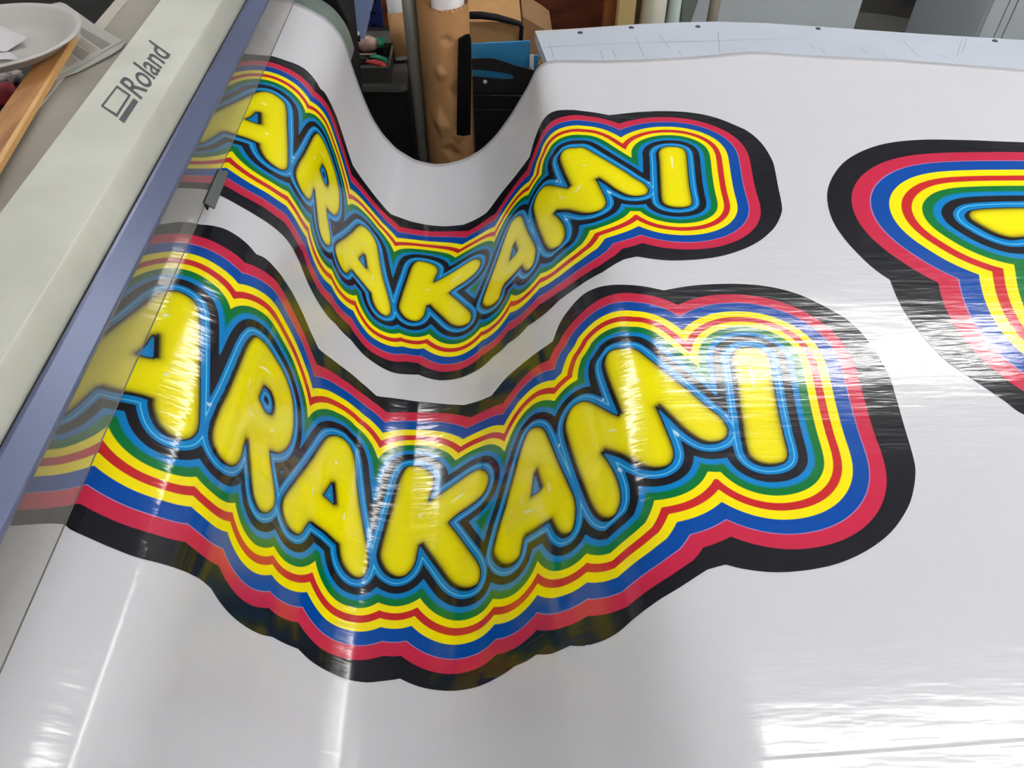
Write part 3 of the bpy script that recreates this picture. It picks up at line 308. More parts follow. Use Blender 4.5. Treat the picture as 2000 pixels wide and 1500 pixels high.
OUTLINE = [(-1.12, 0.84, 0), (-1.12, 0.405, 0), (-0.7907, 0.4079, 0), (-0.7447, 0.4139, 0), (-0.7375, 0.4095, 0), (-0.7188, 0.4039, 0), (-0.6969, 0.3992, 0), (-0.6735, 0.3968, 0), (-0.645, 0.4012, 1), (-0.6052, 0.4091, 0), (-0.5966, 0.4111, 0), (-0.5688, 0.4146, 1), (-0.5479, 0.4111, 0), (-0.5211, 0.4092, 0), (-0.4888, 0.4109, 0), (-0.4552, 0.416, 0), (-0.4275, 0.424, 1), (-0.4066, 0.4253, 0), (-0.3801, 0.4281, 1), (-0.3592, 0.4211, 0), (-0.3339, 0.4159, 0), (-0.307, 0.4111, 0), (-0.2878, 0.4105, 0), (-0.2724, 0.411, 0), (-0.2528, 0.4145, 0), (-0.2321, 0.418, 1), (-0.2163, 0.41, 0), (-0.1953, 0.402, 0), (-0.1631, 0.3942, 0), (-0.1333, 0.3907, 0), (-0.1031, 0.3904, 0), (-0.0751, 0.392, 0), (-0.0549, 0.3948, 1), (-0.031, 0.3928, 0), (-0.0118, 0.3936, 1), (0.0118, 0.3854, 0), (0.0303, 0.3832, 0), (0.0462, 0.3831, 1), (0.065, 0.376, 0), (0.0823, 0.3734, 0), (0.0614, 0.3775, 0), (0.0866, 0.3731, 0), (0.1115, 0.375, 0), (0.1363, 0.3841, 0), (0.1639, 0.3944, 0), (0.1914, 0.4052, 0), (0.2247, 0.4234, 1), (0.2454, 0.4287, 1), (0.2629, 0.4232, 0), (0.2875, 0.4191, 0), (0.3112, 0.4186, 0), (0.3419, 0.4218, 0), (0.374, 0.4292, 0), (0.4092, 0.4442, 0), (0.4409, 0.4644, 0), (0.4668, 0.4891, 0), (0.4859, 0.5138, 0), (0.5052, 0.5516, 0), (0.5119, 0.5799, 0), (0.5184, 0.6222, 0), (0.5275, 0.6781, 0), (0.5317, 0.7091, 0), (0.5319, 0.7357, 0), (0.5299, 0.7663, 0), (0.5235, 0.7983, 0), (0.5112, 0.8284, 0), (0.4916, 0.8528, 0), (0.4668, 0.878, 0), (0.4411, 0.8947, 0), (0.4087, 0.9063, 0), (0.3744, 0.9115, 0), (0.3389, 0.9117, 0), (0.2985, 0.9073, 0), (0.2542, 0.8964, 1), (0.2277, 0.9066, 0), (0.2053, 0.9133, 0), (0.1778, 0.9224, 0), (0.1528, 0.9297, 0), (0.1301, 0.9316, 0), (0.1046, 0.9222, 0), (0.0807, 0.9044, 0), (0.0619, 0.8744, 1), (0.0487, 0.874, 0), (0.0206, 0.8768, 0), (-0.019, 0.8811, 0), (-0.0561, 0.8822, 0), (-0.0911, 0.8686, 1), (-0.1167, 0.8749, 0), (-0.1511, 0.8811, 1), (-0.1676, 0.8888, 0), (-0.2241, 0.9076, 0), (-0.2782, 0.9103, 0), (-0.3104, 0.902, 1), (-0.3375, 0.9142, 0), (-0.3736, 0.9185, 0), (-0.4134, 0.9117, 0), (-0.4561, 0.8978, 1), (-0.4773, 0.9031, 0), (-0.5221, 0.9125, 0), (-0.5596, 0.9129, 0), (-0.5893, 0.9061, 0), (-0.6178, 0.9002, 0), (-0.6413, 0.8983, 0), (-0.6568, 0.8915, 1), (-0.6839, 0.9034, 0), (-0.7068, 0.9086, 0), (-0.727, 0.9051, 0), (-0.7383, 0.9014, 0), (-0.7624, 0.8984, 0), (-0.7917, 0.8876, 0)]
GLINT = [('A1', [(-0.7368, 0.7123), (-0.7309, 0.7145)], 0.0045), ('A1', [(-0.7101, 0.6221), (-0.7075, 0.6249)], 0.004), ('R', [(-0.5944, 0.722), (-0.5868, 0.7284), (-0.5759, 0.7342), (-0.5641, 0.7388)], 0.0022), ('R', [(-0.6056, 0.6887), (-0.6063, 0.6802), (-0.6045, 0.6729)], 0.002), ('R', [(-0.5937, 0.652), (-0.5873, 0.6489), (-0.5788, 0.6488)], 0.002), ('R', [(-0.5292, 0.6653), (-0.5232, 0.6718)], 0.0028), ('A2', [(-0.3699, 0.7289), (-0.3661, 0.7263)], 0.004), ('A2', [(-0.3391, 0.6381), (-0.3381, 0.6431), (-0.3379, 0.651)], 0.0024), ('A2', [(-0.4061, 0.6557), (-0.4039, 0.647)], 0.0022), ('K', [(-0.2224, 0.67), (-0.2164, 0.6711)], 0.0035), ('K', [(-0.168, 0.6879), (-0.1571, 0.6925), (-0.1468, 0.6967)], 0.0024), ('A3', [(-0.0263, 0.6376), (-0.0273, 0.6251), (-0.0269, 0.6119)], 0.0018), ('A3', [(0.032, 0.6187), (0.033, 0.6075), (0.0327, 0.5993)], 0.0018), ('A3', [(-0.026, 0.6029), (-0.0136, 0.5961), (0.0029, 0.5921)], 0.0018), ('M', [(0.1777, 0.6588), (0.1756, 0.651), (0.1716, 0.6452), (0.1667, 0.6419)], 0.0026), ('M', [(0.1878, 0.7168), (0.1928, 0.7115)], 0.0028), ('M', [(0.1373, 0.6471), (0.1495, 0.6419)], 0.0018), ('I', [(0.3471, 0.7368), (0.3447, 0.7152), (0.3421, 0.6934)], 0.0024)]
GLINT_BASE = [([(0.1363, 0.7041), (0.1377, 0.7007)], 0.0022), ([(0.2222, 0.6205), (0.2264, 0.6121)], 0.0024), ([(0.1443, 0.5824), (0.1474, 0.5759)], 0.0024), ([(0.0558, 0.6711), (0.0571, 0.6647)], 0.0018), ([(-0.6559, 0.608), (-0.6536, 0.6061), (-0.652, 0.6099)], 0.0018), ([(0.2942, 0.6459), (0.2957, 0.6428)], 0.0016)]
OUTLINE_BIG = [(0.9615, 1.328, 0), (0.8852, 1.3355, 0), (0.826, 1.3371, 0), (0.7629, 1.328, 0), (0.7071, 1.3044, 0), (0.6551, 1.2652, 0), (0.6167, 1.2168, 0), (0.5889, 1.1638, 0), (0.5748, 1.1132, 0), (0.57, 1.0649, 0), (0.5739, 1.0187, 0), (0.5833, 0.9773, 0), (0.5942, 0.9429, 0), (0.6086, 0.9161, 1), (0.6037, 0.8733, 0), (0.6031, 0.8315, 0), (0.6085, 0.7917, 0), (0.6188, 0.7454, 0), (0.6344, 0.7151, 0), (0.6508, 0.6889, 0), (0.6664, 0.6632, 0), (0.6812, 0.6377, 0), (0.8, 0.565, 0), (0.9, 0.548, 0), (1, 0.556, 0), (1.12, 0.6, 0), (1.23, 0.68, 0), (1.3, 0.8, 0), (1.31, 0.95, 0), (1.27, 1.12, 0), (1.17, 1.245, 0), (1.06, 1.312, 0)]
LETTERS_BIG = [[[(0.7995, 1.0855, 0), (0.8161, 1.0991, 0), (0.8505, 1.1043, 0), (0.9115, 1.1051, 0), (0.9982, 1.1003, 0), (1.0239, 1.0823, 0), (0.9978, 1.0356, 0), (0.9501, 1.0112, 0), (0.8664, 1.0135, 0), (0.8387, 1.0126, 0), (0.8184, 1.0273, 0), (0.8034, 1.0508, 0), (0.7958, 1.0705, 0)]], [[(0.96, 1.02, 0), (0.9, 0.96, 0), (0.868, 0.89, 0), (0.853, 0.845, 0), (0.847, 0.81, 0), (0.85, 0.785, 0), (0.865, 0.77, 0), (0.9, 0.765, 0), (1.02, 0.77, 0), (1.08, 0.8, 0), (1.08, 0.98, 0), (1.04, 1.02, 0)]]]
def smooth_poly(P, n=5):
    """closed Catmull-Rom through the traced points; flagged points stay sharp corners"""
    k = len(P); out = []
    for i in range(k):
        p0, p1, p2, p3 = P[(i-1) % k], P[i], P[(i+1) % k], P[(i+2) % k]
        a, b, c, d = [np.array(q[:2]) for q in (p0, p1, p2, p3)]
        m1 = (c-b) if p1[2] else (c-a)/2*np.linalg.norm(c-b)/(0.5*np.linalg.norm(c-b)+0.5*np.linalg.norm(b-a)+1e-9)
        m2 = (c-b) if p2[2] else (d-b)/2*np.linalg.norm(c-b)/(0.5*np.linalg.norm(c-b)+0.5*np.linalg.norm(d-c)+1e-9)
        for j in range(n):
            u = j/n
            out.append((2*u**3-3*u**2+1)*b + (u**3-2*u**2+u)*m1 + (-2*u**3+3*u**2)*c + (u**3-u**2)*m2)
    return np.array(out)
def sdist(P, polys):
    """signed distance (negative inside) from points P to a shape of polygons, even-odd"""
    best = np.full(len(P), 1e9); inside = np.zeros(len(P), bool)
    for poly in polys:
        A = poly; B = np.roll(poly, -1, 0)
        for a, b in zip(A, B):
            ab = b-a; L2 = ab@ab+1e-15
            w0 = P[:, 0]-a[0]; w1 = P[:, 1]-a[1]
            t = np.clip((w0*ab[0]+w1*ab[1])/L2, 0, 1)
            d = (w0-t*ab[0])**2+(w1-t*ab[1])**2
            np.minimum(best, d, out=best)
            c = ((a[1] > P[:, 1]) != (b[1] > P[:, 1]))
            if c.any():
                xi = a[0]+(P[:, 1]-a[1])*(ab[0]/(ab[1] if ab[1] else 1e-12))
                inside ^= c & (P[:, 0] < xi)
    d = np.sqrt(best); d[inside] *= -1
    return d
def clip_grid(S, Y, tri, f, attrs):
    """keep the part of a triangle mesh where f < 0, cutting the crossing triangles exactly"""
    pos = f >= 0; cnt = pos[tri].sum(1)
    keep = [tri[cnt == 0]]
    P = [S, Y, f] + attrs; new = [[] for _ in P]; nb = len(S); cache = {}; extra = []
    def cut(i, j):
        key = (i, j) if i < j else (j, i)
        if key not in cache:
            a = f[i]/(f[i]-f[j])
            for arr, nn in zip(P, new): nn.append(arr[i]+a*(arr[j]-arr[i]))
            cache[key] = nb+len(new[0])-1
        return cache[key]
    for t in tri[(cnt == 1) | (cnt == 2)]:
        poly = []
        for a in range(3):
            i, j = t[a], t[(a+1) % 3]
            if not pos[i]: poly.append(i)
            if pos[i] != pos[j]: poly.append(cut(i, j))
        for a in range(1, len(poly)-1): extra.append((poly[0], poly[a], poly[a+1]))
    tri2 = np.concatenate([keep[0], np.array(extra, dtype=int).reshape(-1, 3)])
    arrs = [np.concatenate([arr, np.array(nn)]) for arr, nn in zip(P, new)]
    used = np.unique(tri2); remap = np.full(len(arrs[0]), -1); remap[used] = np.arange(len(used))
    return [a[used] for a in arrs], remap[tri2]
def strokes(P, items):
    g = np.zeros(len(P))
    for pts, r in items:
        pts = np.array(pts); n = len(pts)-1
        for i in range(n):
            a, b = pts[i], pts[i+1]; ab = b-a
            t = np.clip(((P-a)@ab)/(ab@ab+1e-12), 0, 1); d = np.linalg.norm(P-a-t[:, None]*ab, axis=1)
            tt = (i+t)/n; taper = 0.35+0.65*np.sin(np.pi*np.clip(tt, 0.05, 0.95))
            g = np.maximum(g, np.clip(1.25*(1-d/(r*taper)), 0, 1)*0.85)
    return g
def make_grid(s0, s1, y0, y1, h):
    s = np.arange(s0, s1, h); y = np.arange(y0, y1, h)
    A, B = np.meshgrid(s, y, indexing='ij'); idx = np.arange(A.size).reshape(A.shape)
    a, b, c, d = idx[:-1, :-1].ravel(), idx[1:, :-1].ravel(), idx[1:, 1:].ravel(), idx[:-1, 1:].ravel()
    return A.ravel(), B.ravel(), np.concatenate([np.stack([a, b, c], -1), np.stack([a, c, d], -1)])
def set_attr(me, name, arr):
    at = me.attributes.new(name, 'FLOAT', 'POINT'); at.data.foreach_set('value', arr.astype(np.float32))
M_BAND = band_mat('rainbow_band_ink', 1.0); M_BAND_BIG = band_mat('rainbow_band_ink_large', 1.6); M_LETTER = letter_mat()

def prepare(letters, outline, glints, glints_base, k, h, box_):
    """the artwork once, as flat meshes: base bands and one mesh per letter"""
    S, Y, tri = make_grid(*box_, h); P = np.stack([S, Y], -1)
    outp = smooth_poly(outline); fo = sdist(P, [outp])
    near = fo < 0.01
    polys = {n: [smooth_poly(p) for p in v] for n, v in letters.items()}
    dl = {}
    for n, v in polys.items():
        d = np.full(len(P), 0.5); d[near] = sdist(P[near], v); dl[n] = d
    dall = np.minimum.reduce(list(dl.values()))
    gb = strokes(P, glints_base) if glints_base else np.zeros(len(P))
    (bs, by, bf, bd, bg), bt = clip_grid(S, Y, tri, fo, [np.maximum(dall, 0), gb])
    bd = np.maximum(bd, 0.1145*k+0.017*k-np.abs(bf))      # the black border never closes up
    res = {'base': (bs, by, bt, {'band_distance': bd, 'glint': bg}), 'letters': []}
    off = np.array([-0.0042, -0.0026])*k
    for n, v in polys.items():
        d = dl[n]; m = d < 0.006
        if not m.any(): continue
        d2 = np.full(len(P), 0.5); d2[m] = sdist(P[m]+off, v)
        rim = np.minimum(-d, np.maximum(-d2, -d*0.25))/k
        g = strokes(P, [(p, r) for nn, p, r in glints if nn == n])
        tt = tri[m[tri].all(1)]
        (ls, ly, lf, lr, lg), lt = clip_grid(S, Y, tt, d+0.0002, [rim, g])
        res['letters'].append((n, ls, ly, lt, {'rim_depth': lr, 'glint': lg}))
    return res
def place_art(art, warp, root, label, mband, lift=0.0004):
    s, y, t, at = art['base']; s, y = warp(s, y)
    o = grid_mesh('printed_graphic', s, y, on_sheet(s, y, lift), t, mband, root); o['label'] = label
    for k_, v in at.items(): set_attr(o.data, k_, v)
    for n, s, y, t, at in art['letters']:
        s, y = warp(s, y)
        l = grid_mesh('letter', s, y, on_sheet(s, y, lift*2), t, M_LETTER, o)
        if n[0] in 'ARKMI': l['label'] = 'yellow bubble letter ' + n[0]
        for k_, v in at.items(): set_attr(l.data, k_, v)
    return o
art = prepare(LETTERS, OUTLINE, GLINT, GLINT_BASE, 1.0, 0.002, (-0.93, 0.66, 0.30, 1.0))
place_art(art, lambda s, y: (s, y), sheet_root, 'lower rainbow outlined ARAKAMI print, nearest the camera', M_BAND)
WS = np.array([(-0.9, 0.004, 0.556, -0.06, 0), (-0.67, 0.003, 0.556, -0.06, 0), (-0.56, -0.0095, 0.5545, -0.07, -0.065), (-0.35, -0.020, 0.545, -0.078, -0.09), (-0.19, -0.0205, 0.545, -0.045, -0.045), (-0.03, -0.027, 0.5545, -0.035, 0.03), (0.12, -0.030, 0.562, -0.06, 0.03), (0.19, -0.022, 0.555, 0, 0), (0.29, -0.018, 0.5515, 0, 0), (0.34, -0.0135, 0.5525, 0, 0), (0.7, -0.0135, 0.5525, 0, 0)])
def warp_up(s, y):
    f = lambda k: np.interp(s, WS[:, 0], WS[:, k])
    return s + f(1) + (y-0.65)*f(4), y + f(2) + (y-0.65)*f(3)
place_art(art, warp_up, sheet_root, 'upper rainbow outlined ARAKAMI print, nearer the far edge of the sheet', M_BAND)
big = prepare({'X%d' % i: v for i, v in enumerate(LETTERS_BIG)}, OUTLINE_BIG, [], [], 1.6, 0.003, (0.54, 1.36, 0.52, 1.36))
place_art(big, lambda s, y: (s, y), sheet_root, 'larger rainbow outlined print cut off by the right side of the photo', M_BAND_BIG)
settle(sheet_root)
for ch in sheet_root.children:
    for g in ch.children: g.matrix_parent_inverse = Matrix.Identity(4)

# ------------------------------------------------------------------ work table
M_BOARD = mat('white_laminate', rgb(184, 191, 203), 0.3, noise=0.07, nscale=7, bump=0.05)
M_EDGE = mat('yellowed_edge', rgb(196, 190, 160), 0.5, noise=0.2, nscale=9)
M_STEEL = mat('painted_steel', (0.25, 0.26, 0.27, 1), 0.45, metal=0.4, noise=0.1)
M_DARKMARK = mat('screw_dark', (0.03, 0.03, 0.035, 1), 0.5, noise=0.1)
M_PENCIL = mat('pencil_grey', rgb(150, 156, 168), 0.7, noise=0.3, nscale=90)
table = thing('work_table', 'white laminate work table under the vinyl sheet, screws along its far edge', 'table', (1.2, 0.9, 0))
fe = [(0.107, 1.874), (0.16, 1.879), (0.218, 1.886), (0.290, 1.897), (0.363, 1.907), (0.46, 1.914), (0.553, 1.917), (0.67, 1.904), (0.793, 1.880), (0.91, 1.855), (1.023, 1.831), (1.249, 1.790), (1.6, 1.74), (2.25, 1.68)]
lx = []
for y in np.linspace(0.05, 1.70, 34):           # the left edge of the top follows where the sheet comes to lie on it
    sg = np.linspace(0.0, 0.35, 700); cx_, cz_ = curve(sg, np.full_like(sg, y)); lx.append((float(cx_[np.argmax(cz_ > 0.8008)])+0.002, float(y)))
poly = [(lx[0][0], 0.05, 0.775), (2.25, 0.05, 0.775)] + [(x, y, 0.775) for x, y in fe[::-1]] + [(x, y, 0.775) for x, y in lx[::-1][:-1]]
prism('tabletop', poly, (0, 0, 0.025), M_BOARD, table)
for x in (0.30, 2.12):
    for y in (0.2, 1.6): box('leg', x-0.025, x+0.025, y-0.025, y+0.025, 0, 0.775, M_STEEL, table, bevel=0.004)
box('apron_rail', 0.3, 2.12, 1.58, 1.62, 0.70, 0.775, M_STEEL, table); box('apron_rail', 0.3, 2.12, 0.18, 0.22, 0.70, 0.775, M_STEEL, table)
for x, y in ((0.2133, 1.8594), (0.3392, 1.8860), (0.5005, 1.8876), (0.7869, 1.8676), (1.1784, 1.7861)):
    lathe('screw', [(0, 0.0022), (0.004, 0.0022), (0.0068, 0.0004), (0.0068, 0)], M_DARKMARK, table, 14, (x, y, 0.8))
bm = bmesh.new()
for (a, b) in (((0.1359, 1.8091), (0.1425, 1.7101)), ((0.2499, 1.7666), (0.2525, 1.7150)), ((0.2790, 1.7631), (0.2825, 1.7142)), ((0.3412, 1.8294), (0.3462, 1.7231)), ((0.3993, 1.8366), (0.4115, 1.7650)), ((0.4290, 1.7507), (0.4310, 1.7289)), ((0.5422, 1.8563), (0.5215, 1.7372)), ((0.1198, 1.7786), (0.2636, 1.7943)), ((0.2636, 1.7943), (0.7242, 1.8131)), ((0.7414, 1.7811), (0.7449, 1.7530)), ((0.9642, 1.7920), (0.9666, 1.7034)), ((0.8880, 1.7217), (0.8949, 1.6894)), ((0.8515, 1.7556), (0.8526, 1.7281)), ((1.0112, 1.7237), (1.0373, 1.6855)), ((0.7577, 1.7638), (0.7600, 1.7252)), ((1.1093, 1.8025), (1.0510, 1.7010)), ((1.1176, 1.7993), (1.0718, 1.7220))):
    A = Vector((a[0], a[1], 0.8004)); B = Vector((b[0], b[1], 0.8004)); d = (B-A).normalized(); n = Vector((-d.y, d.x, 0))*0.0007
    bm.faces.new([bm.verts.new(p) for p in (A-n, B-n, B+n, A+n)])
pm = from_bm('pencil_mark', bm, M_PENCIL, table); pm['kind'] = 'stuff'
bm = bmesh.new()
ed = fe[:6]
va = [bm.verts.new((x, y+0.0006, 0.7995)) for x, y in ed]; vb = [bm.verts.new((x+0.0, y-0.003-0.012*max(0, 1-i/2.5), 0.8003)) for i, (x, y) in enumerate(ed)]
for i in range(len(ed)-1): bm.faces.new([va[i], va[i+1], vb[i+1], vb[i]])
from_bm('yellowed_edge', bm, M_EDGE, table)
settle(table)

# ------------------------------------------------------------------ printer
M_LID = mat('cream_plastic', rgb(214, 215, 204), 0.42, nscale=7, col2=rgb(198, 199, 187), bump=0.03)
M_BAR = mat('lavender_grey_metal', rgb(92, 101, 132), 0.32, metal=0.25, noise=0.08, nscale=12, stretch=(1, 0.2, 1))
M_DKGROOVE = mat('dark_groove', (0.02, 0.02, 0.03, 1), 0.5, noise=0.1)
M_LOGO = mat('printed_grey', rgb(58, 62, 70), 0.5, noise=0.05)
M_DECK = mat('taupe_plastic', rgb(150, 144, 134), 0.55, noise=0.14, nscale=6, bump=0.04)
M_APRON = mat('grey_green_metal', rgb(118, 132, 124), 0.4, metal=0.3, noise=0.1, nscale=10)
M_BLK = mat('black_plastic', (0.006, 0.006, 0.008, 1), 0.6, spec=0.2, noise=0.2)
M_LAV = mat('lavender_plastic', rgb(128, 146, 186), 0.42, noise=0.06, nscale=5)
M_CLIP = mat('charcoal_plastic', rgb(70, 76, 74), 0.5, noise=0.05)
M_CLEAR = clear_mat('clear_acrylic', (0.945, 0.94, 0.92, 1), 0.085)
printer = thing('large_format_printer', 'cream large format printer with Roland logo, clear front cover and lavender grey bar', 'printer', (-0.75, 0.9, 0))
YA, YB = -0.25, 2.02
def extr(name, prof, y0, y1, m, smooth=False, bevel=0.0):
    return prism(name, [(x, y0, z) for x, z in prof], (0, y1-y0, 0), m, printer, smooth=smooth, bevel=bevel)
# lid: flat cream top then a rounded front
LX1, LX2, LZ = -0.5714, -0.4637, 1.045
XC = -0.4586
front = []
for i in range(11):
    t = i/10; a = t*math.pi/2
    front.append((LX2 + (XC-LX2)*math.sin(a), 1.0+(LZ-1.0)*math.cos(a)))
lid = extr('top_lid', [(LX1, 1.02), (LX1, LZ-0.004), (LX1+0.004, LZ)] + front + [(XC-0.004, 0.992), (XC-0.012, 0.985)], YA, YB, M_LID)
for p in lid.data.polygons:
    if abs(p.normal.y) < 0.5 and p.normal.x > 0.05: p.use_smooth = True
extr('lid_gap', [(XC-0.012, 0.978), (XC-0.012, 0.996), (XC+0.001, 0.9955), (XC+0.001, 0.978)], YA, YB, M_DKGROOVE)
bx0, bx1 = -0.4529, -0.4289
bar = extr('cover_bar', [(bx0-0.004, 0.972), (bx0-0.004, 0.999), (bx0, 1.002), (bx0+0.003, 1.001), (bx1-0.001, 0.9835), (bx1, 0.981), (bx1-0.002, 0.975)], YA, YB, M_BAR)
cw = -0.3938
cover = prism('clear_cover', [(bx1-0.004, YA, 0.9785), (bx1-0.003, YA, 0.981), (cw, YA, 0.959), (cw-0.001, YA, 0.9565)], (0, YB-0.05-YA, 0), M_CLEAR, printer)
M_CEDGE = mat('acrylic_edge', rgb(96, 92, 84), 0.3, noise=0.1)
tube('cover_edge', [(cw-0.0006, YA, 0.9576), (cw-0.0006, YB-0.05, 0.9576)], 0.0007, M_CEDGE, printer, 8)
# clip on the cover edge
bm = bmesh.new()
cp = [Vector(p) for p in ((-0.3938, 0.9877, 0.9660), (-0.3951, 0.9089, 0.9640), (-0.3792, 0.9016, 0.9580), (-0.3812, 0.9966, 0.9580))]
up = Vector((0.3, 0, 1)).normalized()*0.0025
a = [bm.verts.new(p) for p in cp]; b = [bm.verts.new(p-up) for p in cp]
bm.faces.new(a); bm.faces.new(b[::-1])
for i in range(4): bm.faces.new([a[i], b[i], b[(i+1) % 4], a[(i+1) % 4]])
clip = from_bm('cover_clip', bm, M_CLIP, printer, bevel=0.0008); clip['label'] = 'charcoal clip on the cover edge'
prism('clip_flange', [cp[0], cp[1], cp[1]+Vector((0.002, -0.002, -0.012)), cp[0]+Vector((0.002, 0, -0.012))], (0.002, 0, 0), M_BLK, printer)
# raised logo on the lid
logo = prism('logo_bar', [(-0.5023, 0.9845, 1.0450), (-0.5014, 1.0451, 1.0450), (-0.4922, 1.0354, 1.0450), (-0.4924, 0.9747, 1.0450)], (0, 0, 0.0006), M_LOGO, printer)
bm = bmesh.new()
O = [Vector(p) for p in ((-0.5394, 1.0235, 1.0450), (-0.5377, 1.0860, 1.0450), (-0.5086, 1.0553, 1.0450), (-0.5071, 0.9913, 1.0450))]
I = [Vector(p) for p in ((-0.5362, 1.0239, 1.0450), (-0.5350, 1.0780, 1.0450), (-0.5117, 1.0538, 1.0450), (-0.5110, 1.0008, 1.0450))]
h = Vector((0, 0, 0.0006))
for i in range(4):
    j = (i+1) % 4
    vs = [bm.verts.new(p+h) for p in (O[i], O[j], I[j], I[i])]; bm.faces.new(vs)
    bm.faces.new([bm.verts.new(p) for p in (O[i], O[j], O[j]+h, O[i]+h)])
from_bm('logo_frame', bm, M_LOGO, printer)
cu = bpy.data.curves.new('logo_text', 'FONT'); cu.body = 'Roland'; cu.size = 1.0; cu.extrude = 0.0; cu.offset = 0.006; cu.space_character = 0.98
tmp = bpy.data.objects.new('tmp_text', cu); COL.objects.link(tmp); bpy.context.view_layer.update()
me = bpy.data.meshes.new_from_object(tmp.evaluated_get(bpy.context.evaluated_depsgraph_get())); bpy.data.objects.remove(tmp)
xs = [v.co.x for v in me.vertices]; ys = [v.co.y for v in me.vertices]
bl = Vector((-0.4896, 1.0409, 1.0450)); br = Vector((-0.4896, 1.1874, 1.0450)); tl = Vector((-0.5382, 1.0974, 1.0450))
ex = br-bl; ey = tl-bl
capR = 0.70
for v in me.vertices:
    u = (v.co.x-min(xs))/(max(xs)-min(xs)); q = v.co.y/capR
    p = bl+ex*u+ey*q; v.co = (p.x, p.y, 1.0456)
link('logo_text', me, M_LOGO, printer)
# rear deck, body, apron, stand
extr('rear_deck', [(-0.6526, 0.90), (-0.6526, 1.02), (LX1+0.002, 1.02), (LX1+0.002, 0.90)], YA, YB, M_DECK)
extr('deck_trim', [(-0.6757, 0.90), (-0.6757, 1.022), (-0.6526-0.0005, 1.022), (-0.6526-0.0005, 0.90)], YA, YB, mat('cream_trim', rgb(186, 180, 168), 0.5, noise=0.08))
extr('body', [(-0.6757+0.01, 0.62), (-0.6757+0.01, 0.90), (-0.72, 0.90), (-0.60, 0.90), (-0.52, 0.90), (-0.47, 0.86), (-0.45, 0.62)], YA, YB, mat('cream_body', rgb(180, 180, 168), 0.5, noise=0.06))
AY = 1.775
ap = [(x, z) for x, z in zip(X_FINE, Z_FINE) if z > 0.80 and x < -0.2 and x > -0.6][::12]
nrm = []
for i in range(len(ap)):
    a = Vector(ap[max(i-1, 0)]); b = Vector(ap[min(i+1, len(ap)-1)]); t = (b-a).normalized(); nrm.append(Vector((-t.y, t.x)))
top = [(p[0]-n.x*0.0022, p[1]-n.y*0.0022) for p, n in zip(ap, nrm)]; bot = [(p[0]-n.x*0.010, p[1]-n.y*0.010) for p, n in zip(ap, nrm)]
bm = bmesh.new()
ra = [[bm.verts.new((x, y, z)) for x, z in row] for row in (top, bot) for y in (YA, AY)]
for i in range(len(ap)-1):
    for A, B in ((ra[0], ra[1]), (ra[1], ra[3]), (ra[3], ra[2]), (ra[2], ra[0])): bm.faces.new([A[i], A[i+1], B[i+1], B[i]])
for i in (0, len(ap)-1): bm.faces.new([ra[0][i], ra[1][i], ra[3][i], ra[2][i]])
from_bm('curved_apron', bm, M_APRON, printer)
# dark end housing behind the apron and the lavender end cover
prism('end_housing', [(-0.62, AY+0.012, 0.62), (-0.62, AY+0.012, 0.985), (-0.40, AY+0.012, 0.965), (-0.345, AY+0.012, 0.93), (-0.318, AY+0.012, 0.86), (-0.33, AY+0.012, 0.62)], (0, 0.12, 0), M_BLK, printer, bevel=0.004)
side = prism('end_cover', [(-0.3668, 1.9900, 0.9024), (-0.3709, 1.9900, 0.8327), (-0.3512, 1.9900, 0.7563), (-0.3448, 1.9900, 0.7384), (-0.3204, 1.9900, 0.7368), (-0.3122, 1.9900, 0.7584), (-0.3124, 1.9900, 0.7760), (-0.2957, 1.9900, 0.8054), (-0.2834, 1.9900, 0.8318), (-0.2695, 1.9900, 0.9015)], (0, 0.10, 0), M_LAV, printer, bevel=0.006)
side['label'] = 'lavender plastic end cover'
tube('post', [(-0.3339, 1.9750, 0.7393), (-0.3330, 1.9750, 0.7545)], 0.0055, M_BLK, printer)
lathe('post_cap', [(0.0, 0.008), (0.004, 0.007), (0.0055, 0.003), (0.0055, 0)], mat('cap_white', rgb(200, 200, 190), 0.4), printer, 16, (-0.3330, 1.9750, 0.7545))
for y in (0.0, 1.8):
    box('stand_leg', -0.83, -0.77, y-0.03, y+0.03, 0.05, 0.62, M_STEEL, printer, bevel=0.005)
    box('stand_foot', -1.0, -0.50, y-0.035, y+0.035, 0, 0.05, M_STEEL, printer, bevel=0.01)
settle(printer)

